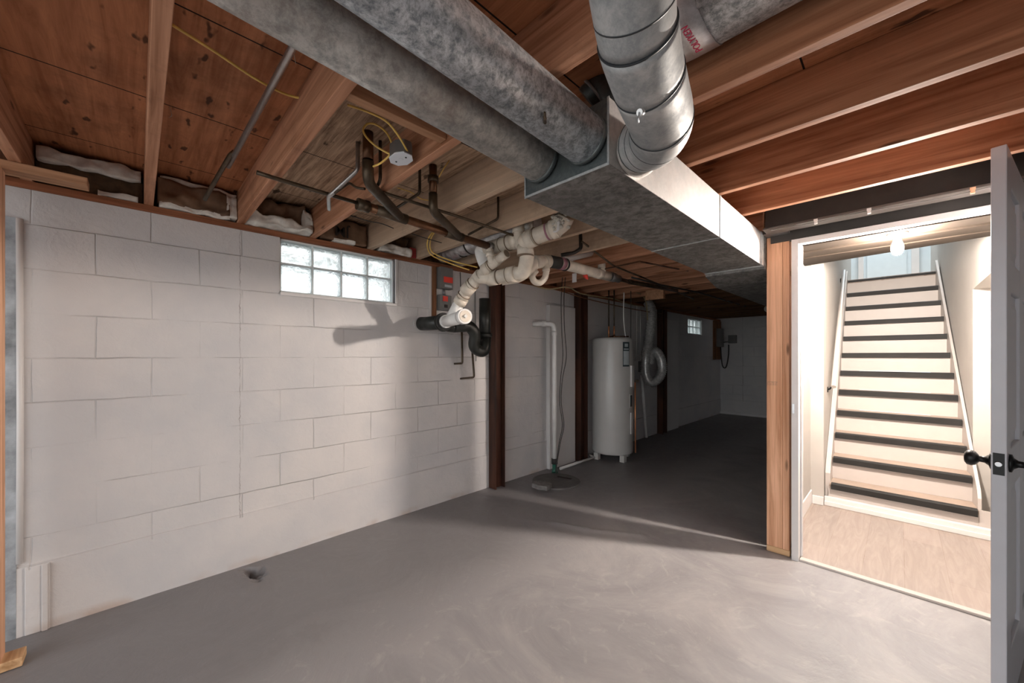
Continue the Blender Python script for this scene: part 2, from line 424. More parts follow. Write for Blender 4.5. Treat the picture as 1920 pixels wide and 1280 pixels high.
m.box((-.3, -3, -.12), (5.3, 9.6, -.08))
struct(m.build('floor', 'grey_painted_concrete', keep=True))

# left block wall with two window openings
W1 = (.667, 1.48, 1.722, 2.08); W2 = (7.56, 8.30, 1.73, 2.03)
m = MB()
def wall_x(m, x0, x1, y0, y1, z0, z1, holes):
    ys = y0
    for (a, b, c_, d) in holes:
        m.box((x0, ys, z0), (x1, a, z1)); m.box((x0, a, z0), (x1, b, c_))
        if d < z1-.002: m.box((x0, a, d), (x1, b, z1))
        ys = b
    m.box((x0, ys, z0), (x1, y1, z1))
wall_x(m, -.2, 0, -2.6, 9.65, -.05, 2.08, [W1, W2])
struct(m.build('wall_left', 'painted_block', keep=True))
m = MB(); m.box((-.2, 9.45, -.05), (2.33, 9.65, 2.31)); struct(m.build('wall_back', 'painted_block_back', keep=True))
m = MB(); m.box((0, 9.40, 0), (2.28, 9.449, .05)); struct(m.build('trim_1', 'panel_white', keep=True))
# protruding footing course
m = MB(); m.prism([(0, -2.6, 0.0), (.012, -2.6, 0.0), (.010, -2.6, .318), (0, -2.6, .327)], (0, 12.05, 0)); 
struct(m.build('baseboard_left', 'painted_block', keep=True))
# ceiling (subfloor) with stair opening
m = MB(); m.box((-.2, -2.6, 2.31), (2.33, 9.65, 2.335)); m.box((2.33, -2.6, 2.31), (5.3, 3.10, 2.335)); m.box((3.62, 3.10, 2.31), (5.3, 3.4, 2.335))
struct(m.build('ceiling', 'subfloor_boards', keep=True))
# rim board and sill
m = MB(); m.box((-.19, -2.6, 2.118), (-.15, 9.45, 2.31)); struct(m.build('trim_2', 'board_brown', keep=True))
m = MB()
nseg = 120
for side in (0,):
    lo = []; 
    for i in range(nseg):
        y0 = -2.6+i*12.05/nseg; y1 = y0+12.05/nseg
        e0 = .008+.006*mnoise.noise(Vector((0, y0*7, 0))); e1 = .008+.006*mnoise.noise(Vector((0, y1*7, 0)))
        m.hexa([(-.15, y0, 2.081), (e0, y0, 2.081), (e1, y1, 2.081), (-.15, y1, 2.081)], [(-.15, y0, 2.118), (e0*.6, y0, 2.118), (e1*.6, y1, 2.118), (-.15, y1, 2.118)])
struct(m.build('trim_3', 'sill_wood', keep=True))
# partition beside the stairs and to the right of the door
m = MB(); m.box((2.236, 3.095, .04), (2.249, 9.45, 2.11)); struct(m.build('wall_partition', 'drywall', keep=True))
m = MB(); m.box((3.34, 2.99, 0), (5.3, 3.10, 2.31)); struct(m.build('wall_front', 'drywall', keep=True))
m = MB(); m.box((5.2, -2.6, 0), (5.3, 2.99, 2.31)); struct(m.build('wall_right', 'painted_block_back', keep=True))
# stairwell shell
m = MB(); m.box((2.25, 3.101, 0), (2.31, 4.22, 2.31)); m.box((2.25, 3.101, 2.33), (2.31, 4.22, 4.7))
m.hexa([(2.25, 4.22, 0), (2.400, 4.22, 0), (2.31, 8.2, 0), (2.25, 8.2, 0)], [(2.25, 4.22, 4.7), (2.400, 4.22, 4.7), (2.31, 8.2, 4.7), (2.25, 8.2, 4.7)])
struct(m.build('wall_stair_left', 'stair_wall_paint', keep=True))
m = MB(); m.box((3.26, 3.101, 1.82), (3.7, 4.65, 4.7)); m.box((3.55, 3.101, 0), (3.7, 4.65, 1.82))
m.hexa([(3.26, 4.65, 0), (3.175, 6.70, 0), (3.7, 6.70, 0), (3.7, 4.65, 0)], [(3.26, 4.65, 4.7), (3.175, 6.70, 4.7), (3.7, 6.70, 4.7), (3.7, 4.65, 4.7)]); m.box((3.175, 6.70, 0), (3.7, 8.2, 4.7))
struct(m.build('wall_stair_right', 'stair_wall_paint', keep=True))
m = MB(); m.box((2.3, 8.2, 2.2), (3.7, 8.3, 4.7)); struct(m.build('wall_upstairs', 'upstairs_paint', keep=True))
m = MB(); m.box((2.3, 3.5, 4.7), (3.7, 8.3, 4.75)); struct(m.build('ceiling_upstairs', 'upstairs_paint', keep=True))
m = MB(); m.box((2.3, 6.60, 2.24), (3.26, 8.2, 2.285)); struct(m.build('floor_upstairs', 'vinyl_plank', keep=True))
m = MB(); m.box((2.3, 3.5, 2.4), (3.7, 3.6, 4.7)); struct(m.build('wall_stair_front', 'stair_wall_paint', keep=True))
# door trim upstairs
m = MB(); m.box((2.98, 8.15, 2.285), (3.06, 8.199, 4.3)); m.box((2.40, 8.15, 2.285), (2.46, 8.199, 4.3)); struct(m.build('trim_4', 'white_trim', keep=True))
m = MB(); m.box((2.50, 8.17, 2.285), (2.93, 8.199, 4.3)); struct(m.build('door_2', 'upstairs_paint', keep=True))
# landing floor
m = MB(); m.box((2.31, 3.03, -.06), (3.55, 4.29, .012)); struct(m.build('floor_landing', 'vinyl_plank', keep=True))
m = MB(); m.box((2.415, 2.985, 0), (3.30, 3.03, .016)); struct(m.build('trim_5', 'stair_white', keep=True, bevel=.004))
# doorway casing
m = MB(); m.box((2.375, 2.975, 0), (2.412, 3.10, 2.04)); m.box((3.30, 2.975, 0), (3.338, 3.10, 2.04)); m.box((2.412, 2.975, 2.008), (3.30, 3.03, 2.04))
m.box((2.412, 3.03, .016), (2.424, 3.055, 2.005))
cas = struct(m.build('trim_6', 'white_trim', keep=True, bevel=.002))
m = MB(); m.box((2.380, 2.9715, .935), (2.392, 2.9755, .995)); m.build('strike_plate', 'strike_metal', cas)
# landing baseboards
m = MB(); m.box((2.311, 3.11, .012), (2.322, 4.215, .13)); struct(m.build('baseboard_landing', 'white_trim', keep=True, bevel=.003))

# ------------------------------------------------------------------ glass block windows
def block_window(name, y0, y1, z0, z1, cols, rows, lab):
    f = MB(); t = .012
    f.box((-.13, y0, z0), (-.02, y0+t, z1)); f.box((-.13, y1-t, z0), (-.02, y1, z1)); f.box((-.13, y0, z0), (-.02, y1, z0+t)); f.box((-.13, y0, z1-t), (-.02, y1, z1))
    iy0, iy1, iz0, iz1 = y0+t, y1-t, z0+t, z1-t
    cw = (iy1-iy0)/cols
    zs = [iz0+(iz1-iz0)*v for v in rows]
    for i in range(1, cols): f.box((-.12, iy0+cw*i-.005, iz0), (-.03, iy0+cw*i+.005, iz1))
    for z in zs[1:-1]: f.box((-.12, iy0, z-.005), (-.03, iy1, z+.005))
    o = struct(f.build(name, 'window_mortar', keep=True, bevel=.002))
    for i in range(cols):
        for j in range(len(zs)-1):
            b = MB(); b.box((-.115, iy0+cw*i+.007, zs[j]+.007), (-.032, iy0+cw*(i+1)-.007, zs[j+1]-.007))
            b.build('glass_block', 'glass_block', o, bevel=.012)
    return o
block_window('window_1', *W1, 4, (0, .56, 1), '')
block_window('window_2', *W2, 4, (0, .5, 1), '')
# reveal paint + ragged sill under the window
m = MB(); m.box((-.02, W1[0]-.0, 1.700), (.014, W1[1]+.012, 1.722)); m.box((-.02, W1[1], 1.722), (.010, W1[1]+.022, 2.08))
struct(m.build('trim_7', 'white_trim', keep=True, bevel=.003))
# leaves of a bush and soil in the window well outside
m = MB(); m.box((-1.6, -1.5, 1.55), (-.22, 10, 1.66)); struct(m.build('ground', 'dark_soil', keep=True))
m = MB(); m.box((-40, -40, -.5), (40, -2.62, -.15)); struct(m.build('ground', 'added_bounce_ground', keep=True))  # added unseen ground: cuts world light from below, bounces some back in
m = MB(); m.box((-2.4, -1.5, 1.66), (-2.2, 10, 2.35)); struct(m.build('wall_sky_blocker', 'sky_blocker_pale', keep=True))  # added wall that blocks sky to tone down the window panes
def shrub(name, y0, y1, z0, z1, n, lab, seed):
    rnd = random.Random(seed); b = MB()
    for i in range(n):
        c = Vector((rnd.uniform(-.62, -.30), rnd.uniform(y0, y1), rnd.uniform(z0, z1))); s = rnd.uniform(.02, .045)
        d1 = Vector((rnd.uniform(-1, 1), rnd.uniform(-1, 1), rnd.uniform(-1, 1))).normalized(); d2 = d1.orthogonal().normalized()
        b.add([c-d1*s, c+d2*s*.4, c+d1*s, c-d2*s*.4], [(0, 1, 2, 3)])
    for k in range(6):
        y = y0+(y1-y0)*(k+.5)/6; b.tube([(-.45, y, 1.66), (-.42, y+.03, z0), (-.46, y-.03, z1)], .006, 6)
    o = b.build(name, 'leaf_olive'); return tag(o, lab, 'shrub')
simple('leaf_olive', (.13, .12, .08), .7, 0, .4, 8)
shrub('shrub', .6, 1.9, 1.96, 2.15, 420, 'dry bush seen blurred through the top of the large glass block window', 3)
shrub('shrub', 7.4, 9.5, 1.72, 2.1, 260, 'green plants seen blurred through the small far glass block window', 4)

# ================================================================== JOISTS
ys = [-.39+.4125*k for k in range(24)]
near_lab = {0: 'reddish ceiling joist at the top left corner above the short framing board',
            1: 'reddish ceiling joist left of the round ducts seen almost end on, near top left',
            2: 'ceiling joist crossed by the thin pipe end, left of the ceiling junction box',
            3: 'ceiling joist that the white octagonal junction box hangs against',
            4: 'pale ceiling joist meeting the wall above the middle of the glass block window',
            5: 'pale ceiling joist meeting the wall above the right end of the glass block window',
            6: 'ceiling joist passing over the grey and red switch boxes and mid duct trunk',
            7: 'ceiling joist nearest the dark steel beam in front of the doorway header'}
ordn = ['first', 'second', 'third', 'fourth', 'fifth', 'sixth', 'seventh', 'eighth', 'ninth', 'tenth', 'eleventh', 'twelfth', 'thirteenth', 'fourteenth', 'fifteenth', 'sixteenth', 'seventeenth']
for k, y in enumerate(ys):
    m = MB(); x1 = 5.2 if k < 8 else 2.235
    n = 26; a = []
    m.box((-.148, y, 2.1185), (x1, y+.038, 2.309))
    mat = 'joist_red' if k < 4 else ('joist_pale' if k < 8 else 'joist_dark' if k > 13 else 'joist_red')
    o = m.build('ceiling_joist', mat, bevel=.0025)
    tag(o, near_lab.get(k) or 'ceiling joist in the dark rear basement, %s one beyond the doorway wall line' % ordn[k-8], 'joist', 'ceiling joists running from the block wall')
# blocking between joists
m = MB(); m.box((1.60, .478, 2.13), (1.64, .845, 2.30)); 
tag(m.build('blocking', 'timber_y', bevel=.002), 'short wooden blocking nailed between two joists beside the left round duct', 'blocking')
m = MB(); m.box((1.42, .075, 2.23), (1.50, .0755+.34, 2.30)) if False else m.box((1.56, -.35, 2.20), (1.60, .028, 2.30))
tag(m.build('blocking', 'timber_y', bevel=.002), 'short wooden blocking in the joist bay at the top left edge', 'blocking')

# framing beside block wall at far left
t = thing('framing_wall', 'bare lumber framing at the left edge of the picture in front of the block wall', 'framing', (.24, -.34, 0))
m = MB(); m.box((.20, -2.2, 0.004), (.289, -.345, .042)); m.build('bottom_plate', 'plate_wood', t, bevel=.003)
m = MB(); m.box((.20, -.440, .042), (.289, -.402, 2.078)); m.build('stud', 'stud_wood', t, bevel=.002)
m = MB(); m.box((.16, -2.2, 2.080), (.249, -.165, 2.1175)); m.build('top_plate', 'timber_y', t, bevel=.003)
# bare patch of wall at the corner, bead and little base box
m = MB(); m.box((.001, -2.2, 0), (.012, -.400, 1.935)); struct(m.build('trim_8', 'blue_grey_patch', keep=True))
m = MB(); m.tube([(.006, -.392, .34), (.006, -.390, 1.0), (.006, -.392, 1.935)], .012, 8); struct(m.build('trim_9', 'white_trim', keep=True))
m = MB(); m.box((.0125, -.375, 0), (.019, -.30, .315)); m.box((.019, -.325, 0), (.025, -.305, .313)); struct(m.build('trim_10', 'painted_block', keep=True, bevel=.004))

# dark steel beam, header board over the doorway
t = thing('steel_beam', 'dark painted steel beam running above the doorway', 'beam', (3.7, 2.86, 2.08))
m = MB(); m.box((2.26, 2.845, 2.095), (5.19, 2.855, 2.29)); m.build('web', 'beam_paint', t)
m = MB(); m.box((2.26, 2.79, 2.082), (5.19, 2.91, 2.095)); m.build('bottom_flange', 'beam_flange', t, bevel=.002)
m = MB(); m.box((2.26, 2.79, 2.29), (5.19, 2.91, 2.305)); m.build('top_flange', 'beam_paint', t)
m = MB(); m.box((2.26, 2.99, 2.042), (3.338, 3.03, 2.30)); tag(m.build('header_board', 'beam_paint', bevel=.002), 'dark header board directly over the white door casing', 'board')
m = MB(); m.box((2.26, 2.60, 2.296), (5.19, 2.78, 2.308)); tag(m.build('ceiling_board', 'beam_paint'), 'dark painted board on the ceiling in front of the steel beam', 'board')
m = MB(); m.tube(spline([(2.30, 2.80, 2.078), (2.5, 2.80, 2.074), (2.72, 2.805, 2.079), (3.0, 2.80, 2.070), (3.3, 2.80, 2.079), (4.2, 2.8, 2.078)]), .0025, 6)
tag(m.build('wire', 'box_grey'), 'thin wire clipped under the steel beam above the doorway', 'wire')
for x, lab in ((2.52, 'small white cable clip at the left under the steel beam'), (2.745, 'larger white cable clip in the middle under the steel beam'), (3.10, 'wooden wedge clip under the steel beam nearest the open door')):
    m = MB(); m.box((x-.007, 2.789, 2.062), (x+.007, 2.802, 2.083)); m.box((x-.009, 2.7885, 2.078), (x+.009, 2.796, 2.090))
    tag(m.build('cable_clip', 'white_trim' if x < 3 else 'stud_wood'), lab, 'cable clip', 'cable clips on the beam')

# stud post at the end of the partition
t = thing('stud_post', 'bare pair of upright lumber studs left of the doorway', 'post', (2.29, 3.03, 0))
m = MB(); m.box((2.236, 3.0, .040), (2.324, 3.036, 2.085)); m.build('stud', 'stud_wood', t, bevel=.003)
m = MB(); m.box((2.325, 3.0, .040), (2.361, 3.089, 2.085)); m.build('stud', 'stud_wood', t, bevel=.003)
m = MB(); m.box((2.236, 2.998, .002), (2.364, 3.09, .0395)); m.build('bottom_plate', 'plate_wood', t, bevel=.003)
for z in (.9, 1.82): 
    m = MB(); m.box((2.362, 3.03, z), (2.374, 3.07, z+.03)); m.build('shim', 'plate_wood', t)
def stamp(t, z, s):
    text_mesh('stamp', s, .028, 'pvc_ring', t, basis((1, 0, 0), (0, 0, 1), (2.262, 2.9985, z)))
m = MB()
for k in range(7):
    m.box((2.243+k*.008, 2.9988, 1.105), (2.2445+k*.008, 2.9999, 1.128-(k % 3)*.004))
m.box((2.243, 2.9988, 1.127), (2.298, 2.9999, 1.129)); m.build('ink_stamp', 'pvc_ring', t)
# sheet metal cap between duct and beam
m = MB(); m.prism([(2.236, 2.90, 2.088), (2.236, 3.08, 2.088), (2.236, 3.08, 2.105), (2.236, 2.92, 2.118)], (.13, 0, 0)); m.box((2.36, 2.93, 2.088), (2.364, 3.08, 2.118))
tag(m.build('metal_cap', 'box_steel'), 'bent sheet metal cap on top of the bare studs', 'metal bracket')

# ================================================================== STAIRCASE
NR = 12; RISE = .188; RUN = .208; Y0 = 4.26
st = thing('staircase', 'white staircase with black nosings climbing beyond the doorway', 'staircase', (2.85, 4.26, 0.012))
XL = lambda i: 2.445-.005*i
XR = lambda i: 3.25-.0088*i
for i in range(NR):
    y = Y0+RUN*i; z = .2+RISE*i; zb = z-RISE if i else .012
    m = MB(); m.box((XL(i)-.02, y+.022, zb), (min(XR(i)+.02, 3.255), y+.036, z-.031)); m.build('riser', 'stair_white', st)
    if i < NR-1:
        m = MB(); m.box((XL(i)-.01, y+.012, z-.030), (min(XR(i)+.015, 3.255), y+RUN+.021, z-.001)); m.build('tread', 'tread_wood', st)
    else:
        m = MB(); m.box((XL(i)-.01, y+.012, z-.018), (min(XR(i)+.015, 3.255), y+RUN*.3, z-.001)); m.build('tread', 'tread_wood', st)
    m = MB(); h = .046 if i < NR-1 else .020
    m.prism([(XL(i), y-.006, z-h), (XL(i), y+.010, z-h), (XL(i), y+.014, z+.0025), (XL(i), y+.045, z+.0025), (XL(i), y+.045, z+.004), (XL(i), y+.001, z+.004), (XL(i), y-.006, z-.003)], (XR(i)-XL(i), 0, 0))
    m.build('nosing', 'nosing_black', st)
m = MB()
def skirt(m, x0, x1, dx, hi):
    # sloping board along the stairs
    ya, yb = Y0-.02, Y0+RUN*(NR-1)+.05; sl = RISE/RUN
    za = .2; zb = .2+sl*(yb-ya)
    m.prism([(x0, ya+.06, .08), (x0, ya+.06, za+hi*.6), (x0, ya+.09, za+hi), (x0, yb, zb+hi*.6), (x0, yb, zb-.3), (x0, ya+.5, .012)], (x1-x0, 0, 0))
skirt(m, 2.403, 2.438, 0, .13)
for v in m.v: v.x -= max(0, v.y-4.26)*.0235
m.build('left_skirt_board', 'stair_white', st)
m = MB(); skirt(m, 3.252, 3.270, 0, .13)
for v in m.v: v.x -= max(0, v.y-4.4)*.0415+.012*min(1, max(0, v.y-4.4)*4)

m.build('right_skirt_board', 'stair_white', st)
m = MB(); m.box((2.402, Y0-.02, .013), (3.54, Y0+.020, .085)); m.box((2.323, 4.200, .013), (2.40, 4.2195, .085)); m.box((2.402, Y0-.032, .013), (3.54, Y0-.02, .05)); m.build('base_molding', 'white_trim', st, bevel=.003)
m = MB(); m.box((3.256, Y0+.021, .013), (3.54, Y0+.03, .2)); m.build('lower_panel', 'stair_white', st)

# handrail on the left wall of the stairs
hr = thing('handrail', 'round white handrail on black brackets on the left stairwell wall', 'handrail', (2.41, 4.6, .95))
m = MB(); m.tube([(2.44, 4.50, 1.02), (2.42, 5.70, 2.26)], .020, 14); m.build('rail', 'stair_white', hr)
for y in (4.53, 5.65):
    z = 1.02+(y-4.50)*1.033
    m = MB(); m.tube([(2.39, y, z-.06), (2.41, y, z-.055), (2.432, y, z-.02)], [.009, .007, .007], 8); m.ring((2.395, y, z-.06), (1, 0, 0), .026, .008, 12); m.build('bracket', 'black_iron', hr)

# soffit boards above landing
spec = [(3.031, 3.10, 2.028, 2.06), (3.10, 3.17, 2.040, 2.07), (3.17, 3.33, 2.033, 2.07), (3.33, 3.40, 2.046, 2.075), (3.40, 3.56, 2.034, 2.07)]
sof = thing('soffit', 'brown grooved board soffit behind the doorway head with the lit bulb', 'soffit', (2.85, 3.3, 2.03))
for (a, b, z0, z1) in spec:
    m = MB(); m.box((2.32 if a > 3.09 else 2.413, a+.001, z0), (3.258, b, z1)); m.build('soffit_board', 'soffit_paint', sof, bevel=.003)
m = MB(); m.prism([(2.32, 3.561, 2.028), (2.32, 3.86, 2.028), (3.258, 3.70, 2.028), (3.258, 3.561, 2.028)], (0, 0, .03)); m.build('soffit_board', 'soffit_paint', sof, bevel=.003)
# lit bulb
def lathe(m, c, prof, seg=20):
    c = Vector(c); m.tube([c+Vector((0, 0, z)) for z, r in prof], [max(r, .0008) for z, r in prof], seg)
lb = thing('light_bulb', 'bare glowing bulb hanging in its socket inside the doorway', 'light bulb', (2.85, 3.25, 1.91))
m = MB(); lathe(m, (2.85, 3.25, 0), [(1.905, .004), (1.908, .013), (1.916, .021), (1.930, .027), (1.948, .0285), (1.965, .026), (1.985, .019), (2.000, .015), (2.008, .014)]); m.build('glass', 'bulb_lit', lb)
m = MB(); lathe(m, (2.85, 3.25, 0), [(2.0085, .015), (2.016, .017), (2.018, .040), (2.024, .046), (2.032, .046)]); m.build('socket', 'porcelain', lb)
lb = thing('light_bulb', 'unlit white bulb hanging from the ceiling of the dark rear basement', 'light bulb', (1.42, 7.0, 2.0))
m = MB(); lathe(m, (1.42, 7.02, 0), [(1.985, .004), (1.99, .03), (2.01, .05), (2.04, .056), (2.07, .045), (2.095, .022)]); m.build('glass', 'porcelain', lb)
m = MB(); lathe(m, (1.42, 7.02, 0), [(2.0955, .024), (2.118, .03), (2.3085, .03)]); m.build('socket', 'box_grey', lb)

# ================================================================== OPEN DOOR (six panel)
hinge = Vector((3.262, 3.02)); latch = Vector((3.087, 2.169)); u = (latch-hinge); DW = u.length; u.normalize(); nrm = Vector((-u.y, u.x))
if nrm.x < 0: nrm = -nrm
dr = bpy.data.objects.new('door_1', None); COL.objects.link(dr); dr.location = (hinge.x, hinge.y, .012); dr['kind'] = 'structure'
def D(s, t_, z): q = hinge+u*s+nrm*t_; return (q.x, q.y, z+.012)
def dbox(m, s0, s1, t0, t1, z0, z1):
    m.hexa([D(s0, t0, z0), D(s1, t0, z0), D(s1, t1, z0), D(s0, t1, z0)], [D(s0, t0, z1), D(s1, t0, z1), D(s1, t1, z1), D(s0, t1, z1)])
TH = .036; SW = .11; m = MB()
dbox(m, 0, SW, 0, TH, 0, 2.028); dbox(m, DW-SW, DW, 0, TH, 0, 2.028); dbox(m, DW/2-.05, DW/2+.05, 0, TH, .2, 1.93)
rails = [(0, .22), (.80, .95), (1.52, 1.63), (1.90, 2.028)]
for a, b in rails: dbox(m, SW, DW-SW, .0005, TH-.0005, a, b)
m.build('slab', 'door_paint', dr, bevel=.003)
for (a, b) in ((.22, .80), (.95, 1.52), (1.63, 1.90)):
    for (s0, s1) in ((SW, DW/2-.05), (DW/2+.05, DW-SW)):
        m = MB(); dbox(m, s0, s1, .012, TH-.012, a, b)
        for side in (0, 1):
            t0, t1 = (.012, .005) if side == 0 else (TH-.012, TH-.005)
            q = .03; q2 = .055
            lo = [D(s0+q, t0, a+q), D(s1-q, t0, a+q), D(s1-q, t0, b-q), D(s0+q, t0, b-q)]; hi = [D(s0+q2, t1, a+q2), D(s1-q2, t1, a+q2), D(s1-q2, t1, b-q2), D(s0+q2, t1, b-q2)]
            m.hexa(lo, hi)
        m.build('panel', 'door_paint', dr)
kb = None
for side in (-1, 1):
    m = MB(); s = DW-.062; z = .905
    base = Vector(D(s, 0 if side < 0 else TH, z)); nn = Vector((nrm.x, nrm.y, 0))*side
    prof = [(.0005, .032), (.006, .032), (.010, .02), (.020, .012), (.032, .011), (.036, .017), (.042, .025), (.052, .029), (.062, .027), (.068, .018), (.070, .004)]
    m.tube([base+nn*a for a, r in prof], [r for a, r in prof], 20); m.build('knob', 'black_iron', dr)
m = MB(); 
m.hexa([D(DW, .005, .868), D(DW+.0015, .005, .868), D(DW+.0015, TH-.005, .868), D(DW, TH-.005, .868)], [D(DW, .005, .945), D(DW+.0015, .005, .945), D(DW+.0015, TH-.005, .945), D(DW, TH-.005, .945)])
pl_ = m.build('latch_plate', 'black_iron', dr)
m = MB(); c0 = Vector(D(DW+.0015, TH/2, .907)); m.tube([c0, c0+Vector((u.x, u.y, 0))*.009], [.010, .008], 14); m.build('latch_bolt', 'strike_metal', dr)

# ================================================================== DUCTWORK
# rectangular trunk
t = thing('duct_trunk', 'long rectangular galvanised duct trunk running from the round ducts to the stairs wall', 'duct', (2.04, 2.0, 1.9))
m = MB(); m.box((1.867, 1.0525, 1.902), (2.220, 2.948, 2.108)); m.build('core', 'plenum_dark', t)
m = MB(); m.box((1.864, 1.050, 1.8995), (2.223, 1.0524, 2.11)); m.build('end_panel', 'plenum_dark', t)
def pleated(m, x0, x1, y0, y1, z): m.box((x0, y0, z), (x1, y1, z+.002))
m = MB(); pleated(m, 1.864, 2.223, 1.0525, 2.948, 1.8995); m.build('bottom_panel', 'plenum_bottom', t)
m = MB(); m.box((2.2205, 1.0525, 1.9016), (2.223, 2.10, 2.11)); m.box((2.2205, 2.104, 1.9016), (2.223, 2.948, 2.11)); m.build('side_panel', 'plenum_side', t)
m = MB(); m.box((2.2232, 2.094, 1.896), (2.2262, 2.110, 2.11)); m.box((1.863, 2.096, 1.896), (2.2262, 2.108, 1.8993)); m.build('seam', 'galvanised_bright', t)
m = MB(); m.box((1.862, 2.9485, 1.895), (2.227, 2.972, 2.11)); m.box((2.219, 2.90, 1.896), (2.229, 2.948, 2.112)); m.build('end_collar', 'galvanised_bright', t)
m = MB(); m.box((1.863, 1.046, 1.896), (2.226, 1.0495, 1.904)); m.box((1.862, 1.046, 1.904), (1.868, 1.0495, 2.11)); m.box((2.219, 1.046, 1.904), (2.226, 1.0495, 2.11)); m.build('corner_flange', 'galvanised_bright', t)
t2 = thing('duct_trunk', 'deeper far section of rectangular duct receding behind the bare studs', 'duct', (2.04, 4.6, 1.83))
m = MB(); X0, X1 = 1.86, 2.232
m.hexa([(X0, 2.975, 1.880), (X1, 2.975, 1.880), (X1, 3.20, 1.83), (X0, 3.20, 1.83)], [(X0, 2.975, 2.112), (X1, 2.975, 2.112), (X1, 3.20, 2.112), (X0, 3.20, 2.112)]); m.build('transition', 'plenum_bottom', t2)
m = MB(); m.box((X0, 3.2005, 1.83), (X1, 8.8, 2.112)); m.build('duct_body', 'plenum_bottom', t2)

def round_duct(name, lab, P, r, mat, seams=(), grp=None, seg=36):
    P = [Vector(p) for p in P]; t = thing(name, lab, 'duct', P[0], grp)
    m = MB(); m.tube(P, r, seg); m.build('pipe', mat, t)
    for (i, f) in seams:
        a, b = P[i], P[i+1]; q = a+(b-a)*f; m = MB(); m.ring(q, b-a, r+.0022, .007, seg); m.build('seam', 'galvanised_bright', t)
    return t
sx, sz = .009, -.061
def along(X, Z, y): return (X+sx*(y-1.05), y, Z+sz*(y-1.05))
ta = round_duct('round_duct', 'left and dustier of the two long round ducts, brownish underside', [along(1.948, 2.008, y) for y in (1.046, .4, -.4, -1.4)], .0745, 'galvanised_dusty', grp='long round ducts entering the trunk')
tb = round_duct('round_duct', 'right of the two long round ducts, mottled blue-grey spangled zinc', [along(2.142, 2.003, y) for y in (1.046, .4, -.4, -1.4)], .0745, 'galvanised_spangle', grp='long round ducts entering the trunk')
for tt, X, Z in ((ta, 1.948, 2.008), (tb, 2.142, 2.003)):
    m = MB(); m.tube([along(X, Z, 1.0455), along(X, Z, 1.036), along(X, Z, 1.030)], [.079, .079, .0757], 36); m.build('collar', 'plenum_dark', tt)
# damper handle on the right duct
q = Vector(along(2.142, 2.003, .80)); n_ = Vector((.52, -.1, -.85)).normalized(); h0 = q+n_*.0745
m = MB(); m.tube([h0-n_*.002, h0+n_*.012], .004, 8); m.tube([h0+n_*.008+Vector((-.012, .014, -.002)), h0+n_*.010+Vector((.010, -.014, .006))], [.005, .003], 6); m.build('damper_handle', 'old_copper', tb)
# big elbowed duct rising over the camera
tc_ = thing('elbow_duct', 'galvanised round elbow duct leaving the trunk side and passing overhead', 'duct', (2.45, .95, 1.86))
CP = spline([at(1176, -110, .60), at(1184, -20, .655), at(1193, 60, .715), at(1208, 125, .785), at(1223, 175, .855), at(1235, 210, .915), at(1239, 234, .965), at(1234, 252, 1.02), at(1222, 264, 1.07), at(1205, 270, 1.12)], 5)
def sect(i0, i1, r, name, mat='galvanised_bright'):
    m = MB(); m.tube(CP[i0:i1+1], r, 48); m.build(name, mat, tc_)
sect(0, 10, .071, 'upper_section'); sect(10, 17, .0735, 'middle_section'); sect(17, 28, .0745, 'lower_section'); sect(28, 45, .0755, 'elbow')
m = MB(); m.tube([CP[45], (2.2250, 1.235, 1.992)], .073, 40); m.build('collar', 'galvanised_dusty', tc_)
for (k, rr) in ((7, .0715), (10, .0742), (17, .0752), (28, .0763), (35, .0760), (41, .0760), (45, .0765)):
    m = MB(); m.ring(CP[k], CP[min(k+1, 45)]-CP[k-1], rr, .003, 48); m.build('seam', 'seam_dark', tc_)
q = at(1204, 210, .80); m = MB(); m.tube([q, q+Vector((.0, -.012, -.006))], .007, 10); m.tube([q+Vector((0, -.012, -.006)), q+Vector((-.003, -.012, -.028))], .002, 6); m.build('damper_handle', 'strike_metal', tc_)
# dark duct behind the elbow
td = round_duct('round_duct', 'small dark duct stub behind the overhead elbow duct', [at(1100, 185, 1.45), at(1125, 155, 1.42), at(1150, 170, 1.40), at(1175, 215, 1.36)], [.045, .052, .055, .055], 'plenum_dark')
m = MB(); m.ring(at(1112, 170, 1.435), at(1125, 155, 1.42)-at(1100, 185, 1.45), .055, .01, 24); m.build('seam', 'galvanised_bright', td)
# duct in the right joist bay with foil tape
te = thing('bay_duct', 'galvanised duct lying between joists at the top right, foil taped at its left end', 'duct', (3.0, 1.09, 2.12))
m = MB(); m.tube([(2.50, 1.085, 2.235), (3.2, 1.085, 2.235)], .135, 48)
for i, v in enumerate(m.v): v.z = 2.235+(v.z-2.235)*.5
m.build('pipe', 'galvanised_spangle', te)
m = MB(); m.tube([(2.26, 1.085, 2.235), (2.30, 1.085, 2.233), (2.36, 1.085, 2.236), (2.43, 1.085, 2.233), (2.499, 1.085, 2.235)], [.125, .134, .130, .137, .1375], 64)
for i, v in enumerate(m.v):
    v.z = 2.235+(v.z-2.235)*.5; v += Vector((0, mnoise.noise(v*22)*.006, mnoise.noise(v*26+Vector((5, 5, 5)))*.006))
ft = m.build('foil_tape', 'foil', te)
text_mesh('lettering', 'POLYKEN', .026, 'print_pink', ft, basis((0, -1, 0), (-1, 0, 0), (2.465, 1.075, 2.160)))
m = MB(); m.box((2.86, 1.19, 2.15), (2.90, 1.235, 2.165)); m.build('strap', 'galvanised_bright', te)
